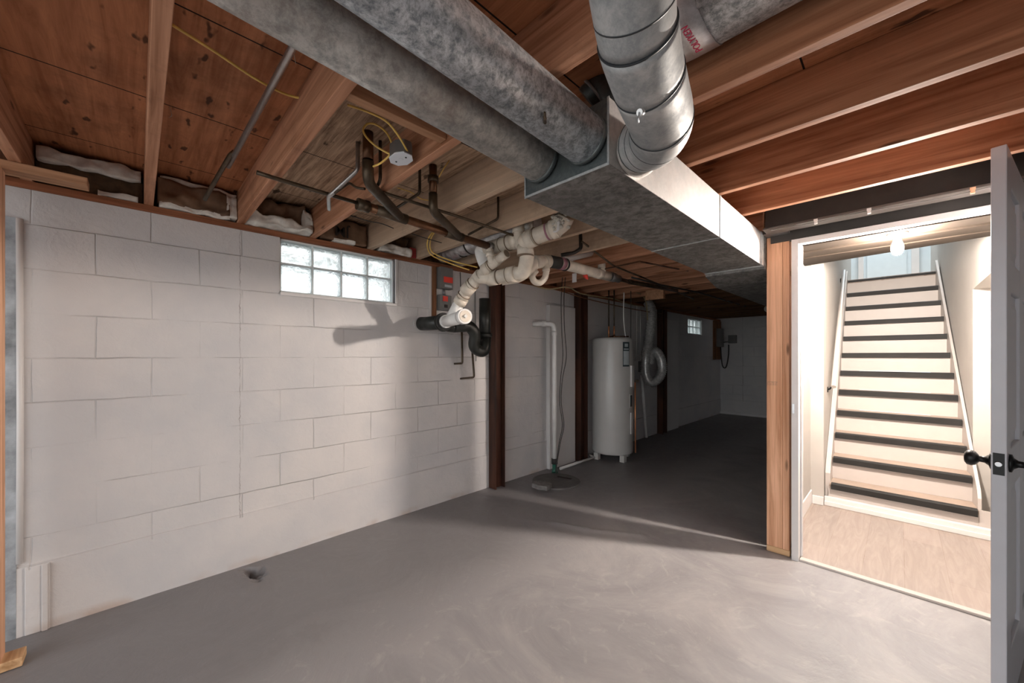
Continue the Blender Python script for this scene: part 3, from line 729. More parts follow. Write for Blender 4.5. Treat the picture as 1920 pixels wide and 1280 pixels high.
# flex duct in bay over the pvc
tf = thing('insulated_duct', 'silver foil duct between joists behind the white drain pipes', 'duct', (.5, 1.93, 2.1))
m = MB(); P = [(.02+i*.02, 1.925+.008*math.sin(i*.3), 2.205) for i in range(56)]; m.tube(P, [.080+.003*math.sin(i*1.9) for i in range(56)], 24); m.build('foil_jacket', 'foil', tf)
for x in (.30, .42, .72):
    m = MB(); m.tube([(x, 1.925, 2.205), (x+.018, 1.925, 2.205)], .0835, 24); m.build('band', 'dark_cable', tf)

# ================================================================== INSULATION
def batt(y0, y1, z0, z1, sag, paper, lab, seed, jm=False):
    rnd = random.Random(seed); t = thing('insulation_batt', lab, 'insulation', (-.03, (y0+y1)/2, z0), 'insulation stuffed in the joist ends')
    def blob(x0, x1, ya, yb, za, zb, amp, fr, name, mat):
        m = MB(); n = 18; k = 9
        vs = []; fs = []
        def add_face(fn):
            b = len(vs)
            for j in range(k+1):
                for i in range(n+1): vs.append(fn(i/n, j/k))
            for j in range(k):
                for i in range(n): fs.append((b+j*(n+1)+i, b+j*(n+1)+i+1, b+(j+1)*(n+1)+i+1, b+(j+1)*(n+1)+i))
        L_ = lambda a, b, t_: a+(b-a)*t_
        add_face(lambda a, b: Vector((x1, L_(ya, yb, a), L_(za, zb, b)))); add_face(lambda a, b: Vector((x0, L_(ya, yb, a), L_(za, zb, b))))
        add_face(lambda a, b: Vector((L_(x0, x1, b), L_(ya, yb, a), za))); add_face(lambda a, b: Vector((L_(x0, x1, b), L_(ya, yb, a), zb)))
        add_face(lambda a, b: Vector((L_(x0, x1, a), ya, L_(za, zb, b)))); add_face(lambda a, b: Vector((L_(x0, x1, a), yb, L_(za, zb, b))))
        for v in vs:
            q = Vector((v.x*fr, v.y*fr, v.z*fr))+Vector((seed*3.1, 0, 0))
            f = max(0, (v.x-x0)/(x1-x0))
            v.x += amp*f*(mnoise.noise(q)+.3*mnoise.noise(q*2.7)); v.z += amp*.7*f*mnoise.noise(q+Vector((9, 9, 9)))
        m.add(vs, fs, True); o = m.build(name, mat, t)
        bm = bmesh.new(); bm.from_mesh(o.data); bmesh.ops.remove_doubles(bm, verts=bm.verts, dist=.0004); bmesh.ops.recalc_face_normals(bm, faces=bm.faces); bm.to_mesh(o.data); bm.free()
        return o
    for (a, b, c_, d, x1, amp, nm, mt) in paper:
        blob(-.13, x1, y0+a*(y1-y0), y0+b*(y1-y0), z0+c_*(z1-z0), z0+d*(z1-z0), amp, 16, nm, mt)
    return t
bays = [(ys[k]+.042, ys[k+1]-.004) for k in range(8)]
FG, PB, FB = 'fibreglass', 'kraft_paper', 'fibreglass_brown'
batt(*bays[0], 2.122, 2.30, 0, [(0, 1, .0, .62, -.02, .02, 'brown_fibre', FB), (.02, .98, .60, .92, .03, .03, 'white_fibre', FG), (.55, .95, .0, .16, .0, .02, 'loose_fibre', FG)], 'insulation with a white roll over brown fibre in the leftmost joist bay', 1)
batt(*bays[1], 2.122, 2.30, 0, [(.03, .90, .10, .80, .03, .035, 'paper_facing', PB), (.06, 1.0, .70, .93, .02, .02, 'white_edge', FG), (.86, 1.0, .05, .8, .03, .02, 'white_edge', FG), (.05, .9, .0, .14, .03, .02, 'white_edge', FG)], 'brown papered insulation framed by white fibre where the small pipe enters', 2)
batt(*bays[2], 2.122, 2.30, 0, [(.02, .86, .12, .95, .05, .06, 'paper_facing', PB), (.0, .98, .0, .34, .09, .045, 'white_fibre', FG), (.84, 1.0, .2, .85, .07, .04, 'white_fibre', FG)], 'torn insulation spilling white fluff above the left end of the block window', 3)
tj = batt(*bays[3], 2.122, 2.30, 0, [(.05, .95, .05, .92, .02, .03, 'paper_facing', PB), (.3, .7, .0, .15, .04, .02, 'white_fibre', FG)], 'brown paper insulation printed with dark letters above the block window', 4)
text_mesh('lettering', 'JM', .10, 'print_dark', tj, basis((0, -1, 0), (0, 0, -1), (.034, (bays[3][0]+bays[3][1])/2-.02, 2.20)) @ Matrix.Identity(4))
batt(*bays[4], 2.122, 2.30, 0, [(.05, .8, .2, .9, .0, .03, 'brown_fibre', FB), (.1, .85, .0, .35, .03, .03, 'white_fibre', FG)], 'dark insulation above the right end of the block window', 5)
m = MB(); m.box((-.02, bays[4][1]-.06, 2.1195), (.012, bays[4][1]-.002, 2.20)); tag(m.build('red_tag', 'red_paint'), 'red painted scrap on the sill beside the dark insulation', 'scrap')
batt(*bays[5], 2.122, 2.18, 0, [(.05, .95, .0, .6, -.04, .02, 'brown_fibre', FB)], 'thin dark insulation behind the silver foil duct', 6)

# ================================================================== CEILING PIPES
def pipe(name, lab, cat, pts, r, mat, fillet=.02, seg=10, group=None):
    m = MB(); m.tube(rounded(pts, fillet), r, seg); o = m.build(name, mat); tag(o, lab, cat, group); return o
pipe('conduit', 'straight silver conduit pipe crossing the second joist bay from the left', 'pipe', [(1.95, .345, 2.27), at(547, 92, 1.18), at(428, 312, 1.91)], .0115, 'chrome_pipe')
pipe('copper_pipe', 'short bent pipe going from silver conduit into the papered insulation', 'pipe', [at(440, 284, 1.80), at(432, 290, 1.80), at(400, 345, 1.95), at(384, 374, 2.04)], .010, 'old_copper')
X = .893
def onX(px, py, X_):
    rx = (px-960)/F*cs-sn; t_ = (X_-CAM.x)/rx; return at(px, py, t_)
pipe('supply_pipe', 'thin brown pipe under the joists ending freely left, running into the copper drain', 'pipe', [onX(481, 323, X), onX(525, 337, X), onX(672, 381, X)], .0095, 'old_copper')
# copper drain
dr_ = thing('copper_drain', 'brown copper drain line with two risers under the joists', 'drain pipe', onX(672, 384, X))
a, b = onX(674, 383, X), onX(918, 462, X)
m = MB(); m.tube([a, b], .024, 20); m.build('main_pipe', 'bronze_copper', dr_)
m = MB(); m.tube([a+(a-b).normalized()*.012, a+(b-a).normalized()*.05], .030, 20); m.build('cleanout_plug', 'old_copper', dr_)
def onln(f): return a+(b-a)*f
m = MB(); m.tube([onln(.10), onln(.30)], .028, 20)
m.tube(rounded([at(690, 300, 1.72), at(690, 342, 1.745), onln(.26)], .06), .025, 18); m.build('wye_fitting', 'old_copper', dr_)
w1 = at(690, 300, 1.72)
m = MB(); m.tube([(w1.x, w1.y, w1.z+.001), (w1.x, w1.y, 2.3085)], .0235, 18); m.build('riser', 'bronze_copper', dr_)
c_ = onln(.62)
m = MB(); m.tube([onln(.60), onln(.74)], .028, 20)
v2 = at(812, 385, 2.02)
m.tube(rounded([(v2.x, v2.y, 2.16), (v2.x, v2.y, v2.z-.03), onln(.72)], .05), .0235, 18); m.build('wye_fitting', 'old_copper', dr_)
m = MB(); m.tube([(v2.x, v2.y, 2.1605), (v2.x, v2.y, 2.3085)], .021, 18); m.build('riser', 'bronze_copper', dr_)
m = MB(); m.ring((v2.x, v2.y, 2.235), (0, 0, 1), .029, .03, 18); m.build('coupling', 'old_copper', dr_)
# trap ringlets beside the second riser
m = MB(); q = at(806, 322, 2.2)
m.tube(spline([q+Vector((.0, 0, .02)), q+Vector((-.03, -.01, 0)), q+Vector((-.04, -.015, .03)), q+Vector((-.01, 0, .05))]), .008, 8); tag(m.build('pipe_hanger', 'chrome_pipe'), 'coiled metal hanger at the second copper riser', 'hanger')
X3 = 1.075
pipe('supply_pipe', 'thin dark pipe under the joists parallel to and right of the copper drain', 'pipe', [at(713, 262, 1.79), at(713, 338, 1.80), onX(703, 356, X3), onX(860, 406, X3), onX(965, 442, X3), onX(1010, 458, X3)], .008, 'old_copper')
v3 = at(671, 318, 1.80)
pipe('supply_pipe', 'silvery bent pipe left of the first copper riser', 'pipe', [(v3.x, v3.y, 2.3085), v3, onX(622, 364, .92), onX(616, 372, .893)+Vector((0, 0, .012)), at(617, 392, 2.0)], .010, 'chrome_pipe')
pipe('supply_pipe', 'thin curved pipe between the silvery pipe and the copper riser', 'pipe', [onX(628, 362, .96), at(655, 342, 1.88), at(668, 352, 1.86), at(684, 354, 1.84)], .006, 'old_copper')
v5 = at(787, 362, 2.02)
pipe('supply_pipe', 'thin bent pipe dropping just left of the second copper riser', 'pipe', [(v5.x, v5.y, 2.3085), v5, at(740, 392, 2.15)], .0075, 'old_copper')
v6 = at(934, 410, 2.42)
pipe('supply_pipe', 'thin elbowed pipe hanging near the trunk corner, beyond the copper risers', 'pipe', [(v6.x, v6.y, 2.3085), v6, at(878, 440, 2.50)], .0075, 'old_copper')
# junction box
bc = Vector((1.40, .792, 2.122))
jb = thing('junction_box', 'octagonal metal junction box with a white cover hanging from the ceiling', 'junction box', bc)
def octo(r, z, rot=PI/8): return [(bc.x+r*1.0*math.cos(rot+k*PI/4), bc.y-.008+r*.72*math.sin(rot+k*PI/4), z) for k in range(8)]
m = MB(); m.prism(octo(.060, 2.1245), (0, 0, .055)); m.build('box', 'box_steel', jb, bevel=.003)
m = MB(); m.prism(octo(.063, 2.120), (0, 0, .0043)); m.ring((bc.x, bc.y-.008, 2.1195), (0, 0, 1), .010, .0012, 14); m.build('cover_plate', 'plate_white', jb, bevel=.001)
for dx in (-.03, .03):
    m = MB(); m.ring((bc.x+dx, bc.y-.008+dx*.2, 2.119), (0, 0, 1), .004, .002, 8); m.build('screw', 'seam_dark', jb)
def cable(lab, pts, r, mat, cat='cable', flat=False, n=8, group=None, name='cable'):
    m = MB(); m.tube(spline(pts, n), r, 8); return tag(m.build(name, mat), lab, cat, group)
cable('yellow cable looped in a ring left of the white junction box', [at(735, 291, 1.60), at(708, 276, 1.60), at(688, 258, 1.60), at(681, 243, 1.60), at(690, 232, 1.61), at(706, 234, 1.62), at(724, 248, 1.62), at(734, 268, 1.62), at(733, 287, 1.63), at(716, 304, 1.66), at(700, 312, 1.70)], .0042, 'yellow_cable')
cable('yellow cable arching from the blocking down to the white junction box', [at(652, 197, 1.44), at(690, 210, 1.45), at(725, 228, 1.47), at(748, 256, 1.50), at(764, 284, 1.555)], .0042, 'yellow_cable')
cable('yellow cable stretched across the second joist bay at top left', [at(322, 46, 1.12), at(400, 95, 1.22), at(480, 148, 1.34), at(540, 178, 1.43), at(592, 188, 1.462)], .0045, 'yellow_cable')
cable('thin yellow cable sagging between joists below the junction box', [at(745, 352, 2.15), at(770, 360, 2.2), at(788, 372, 2.24), at(806, 376, 2.27)], .003, 'yellow_cable')
cable('short thin yellow cable right of the second copper riser', [at(843, 300, 1.97), at(832, 316, 1.95), at(823, 332, 2.0)], .003, 'yellow_cable')
for dx, lab in ((0, 'outer of two yellow cables hanging in a bend right of the block window'), (5, 'inner of two yellow cables hanging in a bend right of the block window')):
    cable(lab, [at(816+dx*.5, 430, 2.9), at(803+dx, 447, 2.95), at(802+dx, 466, 3.0), at(812+dx, 480-dx*.6, 3.0), at(845+dx, 494-dx*.9, 3.05), at(880+dx*3, 506-dx, 3.1)], .005, 'yellow_cable', group='yellow cables by the window')
cable('thin black cable under the joists above the block window', [at(655, 403, 2.35), at(690, 414, 2.38), at(715, 419, 2.40), at(738, 428, 2.42)], .003, 'dark_cable')
cable('short black cable between the joists right of the thin one', [at(772, 438, 2.6), at(800, 447, 2.66), at(828, 455, 2.72)], .003, 'dark_cable')

# ================================================================== WHITE DRAIN ASSEMBLY
pv = thing('drain_assembly', 'tangle of aged white plastic drain pipes dropping from the ceiling to the wall', 'drain pipe', (.7, 1.75, 1.55))
def seg_(pts, r, mat='pvc_aged', name='pipe', fil=.05, sg=20, sm=True):
    m = MB(); m.tube(rounded(pts, fil, 6) if sm else pts, r, sg); return m.build(name, mat, pv)
def rg(p, d, r, w=.006, mat='pvc_ring', name='joint_ring'):
    m = MB(); m.ring(p, d, r, w, 22); return m.build(name, mat, pv)
hub0 = Vector((.0, 1.74, 1.575))
A0 = at(838, 602, 2.98); A1 = at(871, 593, 2.66)
dd = (A1-A0).normalized()
seg_([A0-dd*.06, A1], .046, 'pvc_white', 'cleanout_pipe', sm=False)
seg_([A1-dd*.05, A1+dd*.012], .053, 'pvc_white', 'cleanout_hub', sm=False)
rg(A1+dd*.0125, dd, .041, .004, 'pvc_aged', 'cleanout_plug'); 
m = MB(); q = A1+dd*.018; m.ring(q, dd, .014, .012, 4); m.build('plug_square', 'pvc_white', pv)
rg(A0-dd*.02, dd, .052, .03, 'pvc_white', 'collar'); rg(A0-dd*.065, dd, .068, .030, 'rubber', 'gasket'); rg(A0-dd*.085, dd, .076, .014, 'rubber', 'gasket')
# branch going up
S0 = A0+dd*.06; S1 = at(864, 563, 2.84); S2 = at(878, 541, 2.79); S3 = at(898, 519, 2.72)
seg_([S0, S1], .042, 'pvc_white', 'wye_branch', sm=False)
seg_([S1, S2, S3], .043, name='riser_pipe')
rg(S1, S2-S1, .050, .05, 'pvc_aged', 'hub'); rg(S1+(S2-S1)*.45, S2-S1, .0505, .004); rg(S2, S3-S2, .050, .07, 'pvc_aged', 'hub'); rg(S2+(S3-S2)*.45, S3-S2, .0505, .004)
# upper branch
U1 = at(912, 503, 2.66); U2 = at(934, 487, 2.60); U3 = at(950, 475, 2.54)
seg_([S3, U1, U2], .034, name='branch_pipe'); seg_([U2, U3], .031, name='open_stub', sm=False)
rg(U3, U3-U2, .026, .003, 'pvc_ring', 'stub_mouth')
rg(U1, U2-U1, .041, .05, 'pvc_aged', 'hub'); rg(U1+(U2-U1)*.35, U2-U1, .042, .004); rg(S3, U1-S3, .046, .05, 'pvc_aged', 'hub')
C0 = b
seg_([U2+(U1-U2)*.25, at(920, 488, 2.60), at(919, 474, 2.60), C0+Vector((0, 0, -.005))], .024, name='copper_adapter', fil=.03)
rg(at(919, 477, 2.60), (0, 0, 1), .029, .03, 'pvc_aged', 'hub')
m = MB(); m.ring(C0+(b-a).normalized()*.0, b-a, .031, .03, 20); m.build('clamp', 'chrome_pipe', pv)
# lower branch
B1 = at(925, 521, 2.70); B2 = at(960, 514, 2.62); B3 = at(984, 498, 2.56); B4 = at(985, 470, 2.50); B5 = at(984, 455, 2.48)
seg_([S3, B1, B2], .048, name='branch_pipe')
seg_([B2, at(982, 512, 2.59), at(989, 480, 2.53), B5], .048, name='sweep_bend', fil=.09)
rg(B1, B2-B1, .053, .08, 'pvc_aged', 'hub'); rg(B1+(B2-B1)*.3, B2-B1, .054, .004); rg(B2, B2-B1, .054, .06, 'pvc_aged', 'hub'); rg(B2+(B2-B1).normalized()*-.033, B2-B1, .0545, .004)
rg(B4, (0, 0, 1), .055, .06, 'pvc_aged', 'hub'); rg(B4+Vector((0, 0, -.032)), (0, 0, 1), .0555, .004)
# from double wye up right to the insulated end
R1 = at(996, 447, 2.44); R2 = at(1012, 440, 2.40); R3 = at(1040, 429, 2.35); R4 = at(1054, 418, 2.32)
seg_([B5, at(985, 452, 2.47), R1, R2, R3], .052, name='upper_pipe', fil=.05)
seg_([R3, R4, at(1060, 405, 2.30)], .057, name='upper_elbow', fil=.04)
rg(R1, R2-R1, .058, .06, 'pvc_aged', 'hub'); rg(R1+(R2-R1)*.6, R2-R1, .0585, .004); rg(R2+(R3-R2)*.55, R3-R2, .0535, .012, 'primer_purple'); rg(R3, R3-R2, .059, .04, 'pvc_aged', 'hub')
m = MB(); rr = []
for k in range(60):
    q = at(1058, 412, 2.29)+Vector((random.uniform(-.05, .03), random.uniform(-.05, .04), random.uniform(-.05, .055)))
    m.tube([q, q+Vector((random.uniform(-.02, .02), random.uniform(-.02, .02), random.uniform(-.02, .02)))], random.uniform(.006, .012), 5)
m.build('torn_insulation', 'cobweb', pv)
m = MB(); q = [at(1042, 404, 2.28), at(1048, 418, 2.26), at(1045, 432, 2.26), at(1038, 434, 2.28)]; m.tube(spline(q), [.004]*4+[.010]*8+[.006]*7, 8); m.build('torn_jacket', 'panel_white', pv)
# vertical vent and left horizontal
V0 = at(976, 452, 2.50); 
seg_([at(984, 462, 2.49), V0, at(971, 432, 2.50), at(971, 405, 2.50)], .034, name='vent_stack', fil=.04); rg(at(972, 430, 2.50), (0, 0, 1), .040, .05, 'pvc_aged', 'hub')
m = MB(); p0 = at(978, 405, 2.50); m.tube([p0+Vector((0, .05, 0)), (p0.x, p0.y+.05, 2.12)], .045, 18); m.build('vent_sleeve', 'galvanised_dusty', pv)
L1 = at(968, 451, 2.56); L2 = at(940, 459, 2.64); L3 = at(912, 467, 2.72); L4 = at(903, 480, 2.74)
seg_([at(984, 458, 2.52), L1, L2, L3], .049, name='side_pipe'); seg_([L3, at(901, 470, 2.75), at(908, 492, 2.72), at(915, 500, 2.69)], .047, 'pvc_white', 'side_bend', fil=.05)
rg(L1, L2-L1, .055, .06, 'pvc_aged', 'hub'); rg(L1+(L2-L1)*.5, L2-L1, .0555, .004); rg(L2, L3-L2, .052, .004)
# lower wrap to the right
K0 = at(940, 524, 2.72); K1 = at(975, 519, 2.72); K2 = at(996, 500, 2.74); K3 = at(1008, 491, 2.76); K4 = at(1030, 490, 2.84)
seg_([K0, K1, K2, K3, K4], .042, name='cross_pipe', fil=.07)
rg(K3, K4-K3, .048, .06, 'pvc_aged', 'hub'); rg(at(1024, 490, 2.82), K4-K3, .049, .05, 'pvc_aged', 'hub')
K5 = at(1048, 493, 2.92)
seg_([K4-(K5-K4).normalized()*.01, K5], .046, 'rubber', 'rubber_coupling', sm=False)
rg(at(1052, 494, 2.95), K5-K4, .048, .05, 'primer_purple', 'primer_band'); rg(at(1059, 496, 2.98), K5-K4, .050, .010, 'rubber', 'clamp')
K6 = at(1122, 513, 3.42); K7 = at(1141, 518, 3.54)
seg_([K5, K6, K7], .042, name='long_pipe', sm=False)
rg(K6, K7-K6, .045, .09, 'pvc_aged', 'tee_hub'); rg(at(1100, 507, 3.28), K7-K6, .043, .012, 'red_paint', 'red_strap')
m = MB(); q = at(1098, 517, 3.24); m.tube([q+Vector((-.02, 0, .02)), q, q+Vector((.015, .01, -.03))], [.012, .022, .006], 6); m.build('red_tag', 'signal_red', pv)
T0 = at(1131, 511, 3.46); T1 = at(1128, 492, 3.44)
seg_([T0, T1, (T1.x, T1.y, 2.16)], .026, name='tee_riser'); rg(T1, (0, 0, 1), .034, .10, 'pvc_aged', 'hub'); rg((T1.x, T1.y, 2.13), (0, 0, 1), .032, .05, 'pvc_aged', 'hub')
seg_([at(1052, 488, 3.1), at(1085, 480, 3.3), at(1112, 474, 3.45)], .026, 'panel_white', 'rear_pipe', sm=False)
seg_([at(1006, 506, 2.75), at(997, 516, 2.75), at(1001, 528, 2.76), at(1012, 531, 2.77), at(1022, 522, 2.78), at(1025, 505, 2.79), at(1024, 492, 2.80)], .023, 'pvc_aged', 'trap', fil=.03)
rg(at(1024, 506, 2.79), (0, 0, 1), .028, .02, 'pvc_aged', 'hub')
m = MB(); q = at(1077, 519, 3.2); m.box((q.x-.02, q.y-.004, q.z-.045), (q.x+.02, q.y+.004, q.z+.03)); m.build('hanging_tag', 'panel_white', pv)

# black wall pipe and trap
bk = thing('black_trap', 'black plastic drain pipe with a deep trap and standpipe beside the steel post', 'drain pipe', (.1, 1.75, 1.5))
def bseg(pts, r, name='pipe', mat='abs_black', fil=.04):
    m = MB(); m.tube(rounded(pts, fil, 6), r, 22); return m.build(name, mat, bk)
hq = A0-dd*.095
bseg([Vector((.002, 1.72, 1.575)), Vector((.06, 1.735, 1.572)), hq], .057, 'wall_pipe')
m = MB(); m.ring((.004, 1.715, 1.575), (1, .1, 0), .072, .006, 22); m.build('wall_ring', 'panel_white', bk)
bseg([at(838, 612, 3.10), at(852, 614, 3.13), at(872, 613, 3.2)], .041, 'arm')
bseg([at(850, 612, 3.12), at(880, 610, 3.22), at(892, 626, 3.26), at(887, 652, 3.30), at(908, 662, 3.36), at(911, 632, 3.40)], .050, 'trap_bend', fil=.085)
bseg([at(909, 640, 3.40), at(909, 560, 3.40)], .052, 'standpipe', fil=.01)
m = MB(); m.ring(at(910, 628, 3.40), (0, 0, 1), .060, .035, 24); m.build('hub', 'abs_black', bk)
pipe('copper_pipe', 'shorter bent copper pipe into the wall below the black trap', 'pipe', [at(866, 622, 3.40), at(867, 681, 3.42), at(848, 682, 3.515)], .0095, 'old_copper', group='copper pipes under the black trap')
pipe('copper_pipe', 'longer bent copper pipe into the wall below the black trap, near the post', 'pipe', [at(885, 650, 3.46), at(889, 707, 3.48), at(860, 710, 3.55)], .0095, 'old_copper', group='copper pipes under the black trap')

# switch boxes on the wall
m = MB(); m.box((.001, 1.80, 1.60), (.006, 2.04, 2.075)); m.v and None
tag(m.build('backing_board', 'panel_white'), 'pale backing board behind the red and grey switch boxes', 'board')
m = MB(); m.box((.007, 1.822, 1.60), (.022, 1.862, 2.078)); tag(m.build('wood_strip', 'board_brown'), 'rusty brown wooden strip left of the switch boxes', 'board')
t = thing('alarm_box', 'upper grey electrical box with a bright red label on the block wall', 'electrical box', (.03, 1.94, 1.9))
m = MB(); m.box((.007, 1.872, 1.89), (.070, 2.005, 2.078)); m.build('case', 'box_grey', t, bevel=.004)
m = MB(); m.box((.0702, 1.905, 1.945), (.0712, 2.000, 1.995)); m.build('red_label', 'signal_red', t)
m = MB(); m.box((.0702, 1.915, 1.905), (.0712, 1.990, 1.925)); m.build('lower_label', 'label_pale', t)
t = thing('switch_box', 'lower grey switch box with a red lever on the block wall', 'electrical box', (.03, 1.94, 1.72))
m = MB(); m.box((.007, 1.875, 1.70), (.055, 2.0, 1.835)); m.build('case', 'box_grey', t, bevel=.004)
m = MB(); m.box((.0552, 1.905, 1.78), (.062, 1.955, 1.825)); m.build('red_lever', 'signal_red', t)
m = MB(); m.box((.0552, 1.92, 1.725), (.058, 1.955, 1.752)); m.build('outlet', 'print_dark', t)
m = MB(); m.tube([(.03, 1.935, 1.8355), (.03, 1.935, 1.889)], .012, 10); m.build('nipple', 'box_steel', t)
cable('black wires dropping down the wall right of the switch boxes', [(.02, 2.12, 2.07), (.02, 2.125, 1.9), (.02, 2.12, 1.72), (.02, 2.13, 1.6)], .004, 'dark_cable')
cable('thin conduit down the wall just left of the first steel post', [(.015, 2.30, 2.07), (.015, 2.30, 1.8), (.015, 2.31, 1.4), (.015, 2.31, 1.25)], .005, 'box_grey')

# ================================================================== STEEL POSTS
def ibeam(lab, x0, x1, y0, y1, grp='steel posts along the wall'):
    t = thing('steel_post', lab, 'post', ((x0+x1)/2, (y0+y1)/2, 0), grp)
    tt = .010; zt = 2.0785
    m = MB(); m.box((x0, y0, .001), (x1, y0+tt, zt)); m.build('flange', 'post_rust', t)
    m = MB(); m.box((x0, y1-tt, .001), (x1, y1, zt)); m.build('flange', 'post_rust', t)
    m = MB(); m.box(((x0+x1)/2-.004, y0+tt, .001), ((x0+x1)/2+.004, y1-tt, zt)); m.build('web', 'post_rust', t)
    return t
ibeam('rusty brown steel post nearest the camera, right of the black trap', .014, .115, 2.475, 2.60)
ibeam('dark steel post just left of the water heater', .014, .115, 3.88, 4.03)
ibeam('dark steel post behind the silver flexible duct', .014, .115, 6.20, 6.36)
# white panels on the wall
m = MB(); m.box((.001, 3.36, .0), (.055, 3.85, 1.888)); tag(m.build('wall_panel', 'panel_white', bevel=.004), 'tall white panel on the wall between the standpipe and the second post', 'panel')
m = MB(); m.box((.001, 6.50, .0), (.055, 6.98, 1.93)); tag(m.build('wall_panel', 'panel_white', bevel=.004), 'tall white panel in the dark right of the flexible duct', 'panel')
m = MB(); m.tube([(.16, 3.42, .022), (.16, 4.10, .022)], .016, 10); m.tube([(.16, 4.09, .022), (.05, 4.16, .022)], .016, 10)
tag(m.build('floor_pipe', 'pvc_white'), 'white plastic pipe lying along the wall base left of the water heater', 'pipe')
pipe('wall_pipe', 'thin beige pipe standing between the second post and the water heater', 'pipe', [(.03, 4.085, .06), (.03, 4.085, 1.5)], .010, 'pvc_aged')

# ================================================================== SUMP
sp_ = thing('sump_pit', 'round concrete coloured sump pit cover on the floor under the standpipe', 'sump cover', (.375, 3.08, 0))
m = MB(); m.tube([(.375, 3.08, -.02), (.375, 3.08, .014), (.375, 3.08, .018)], [.245, .245, .238], 48); m.build('lid', 'sump_lid', sp_)
m = MB(); m.prism([(.30, 3.20, .0185), (.46, 3.24, .0185), (.47, 3.20, .0185), (.32, 3.16, .0185)], (0, 0, .001)); m.build('slot', 'print_dark', sp_)
m = MB(); random.seed(11); poly = []
for k in range(14):
    an = 2*PI*k/14; r_ = .085*(1+random.uniform(-.18, .12)); poly.append((.42+r_*1.2*math.cos(an), 2.80+r_*math.sin(an), .019))
m.prism(poly, (0, 0, .045)); tag(m.build('concrete_chunk', 'rubble', bevel=.008), 'broken piece of concrete lying on the near edge of the sump cover', 'rubble')
spz = at(1022, 640, 4.05)
stp = thing('standpipe', 'white plastic discharge pipe rising from the sump and elbowing into the wall', 'pipe', (.19, 3.28, 0))
m = MB(); m.tube(rounded([(.19, 3.28, .16), (.19, 3.28, 1.655), (.002, 3.13, 1.655)], .07, 8), .026, 18); m.build('pipe', 'pvc_white', stp)
m = MB(); m.ring((.19, 3.28, 1.55), (0, 0, 1), .031, .05, 18); m.build('coupling', 'pvc_white', stp)
m = MB(); m.ring((.10, 3.208, 1.655), (.19, .15, 0), .031, .05, 18); m.build('coupling', 'pvc_white', stp)
m = MB(); m.ring((.19, 3.28, .14), (0, 0, 1), .035, .06, 18); m.build('rubber_coupling', 'rubber', stp)
m = MB(); m.tube([(.19, 3.28, .11), (.19, 3.28, .05), (.21, 3.26, .019)], [.024, .024, .034], 16); m.build('green_fitting', 'green_plastic', stp)
for k, (o1, lab) in enumerate(((0, 'left of the two black cords hanging beside the standpipe'), (.022, 'right of the two black cords hanging beside the standpipe'))):
    cable(lab, [(.30+o1, 3.28+o1, 2.15), (.29+o1, 3.27+o1, 1.9), (.285+o1, 3.285+o1, 1.6), (.29+o1*1.4, 3.30+o1, 1.3), (.275+o1*.4, 3.28+o1, 1.05), (.26+o1, 3.28, .8), (.275+o1, 3.31, .55), (.24, 3.30+o1, .35), (.225+o1*.3, 3.27, .12), (.24+o1*.3, 3.24, .03)], .0042, 'dark_cable', group='black cords at the sump')

# ================================================================== WATER HEATER
HX, HY = .285, 4.33
wh = thing('water_heater', 'tall grey cylindrical water heater standing by the wall', 'water heater', (HX, HY, 0))
m = MB(); prof = [(.085, .236), (.092, .250), (.115, .252), (1.49, .252), (1.51, .249), (1.522, .238), (1.53, .20), (1.533, .02)]
lathe(m, (HX, HY, 0), prof, 64); m.build('tank', 'heater_grey', wh)
vdir = Vector((CAM.x-HX, CAM.y-HY, 0)).normalized(); side = Vector((-vdir.y, vdir.x, 0))   # side: to the right seen from the room
if side.dot(Vector((cs, sn, 0))) < 0: side = -side
def onheater(ang, z, dr=.0): d = vdir*math.cos(ang)+side*math.sin(ang); return Vector((HX, HY, z))+d*(.2525+dr)
def hpatch(m, a0, a1, z0, z1, t0=.0, t1=.003, n=6):
    for k in range(n):
        aa = a0+(a1-a0)*k/n; ab = a0+(a1-a0)*(k+1)/n
        m.hexa([onheater(aa, z0, t0), onheater(ab, z0, t0), onheater(ab, z0, t1), onheater(aa, z0, t1)], [onheater(aa, z1, t0), onheater(ab, z1, t0), onheater(ab, z1, t1), onheater(aa, z1, t1)])
m = MB(); hpatch(m, .50, .90, 1.17, 1.47); lbl = m.build('label', 'label_dark', wh)
m = MB(); hpatch(m, .53, .87, 1.19, 1.36, .0031, .0036); m.build('label_field', 'label_pale', lbl)
m = MB(); hpatch(m, .60, .80, 1.41, 1.45, .0031, .0036, 3); hpatch(m, .55, .85, 1.375, 1.39, .0031, .0036, 3); m.build('label_print', 'label_pale', lbl)
m = MB(); hpatch(m, 1.0, 1.32, .92, 1.18, 0, .022); m.build('access_panel', 'panel_white', wh)
m = MB(); hpatch(m, 1.0, 1.25, .34, .60, 0, .012); hpatch(m, .92, 1.2, .66, .83, 0, .004); m.build('access_panel', 'panel_white', wh)
m = MB(); hpatch(m, .97, 1.15, .675, .815, .0042, .006); m.build('rating_label', 'label_dark', wh)
for an in (-1.0, .6, 2.2, 3.6):
    q = onheater(an, 0, -.03); m = MB(); m.box((q.x-.03, q.y-.03, .001), (q.x+.03, q.y+.03, .0848)); m.build('foot', 'heater_grey', wh)
m = MB(); q = onheater(1.35, .99, .02); m.tube([q, q+side*.05+vdir*.01], [.016, .010], 12); m.build('relief_valve', 'old_copper', wh)
m = MB(); q2 = onheater(1.30, .97, .03); m.tube([q2, (q2.x+.005, q2.y, .10)], .008, 10); m.build('overflow_pipe', 'bright_copper', wh)
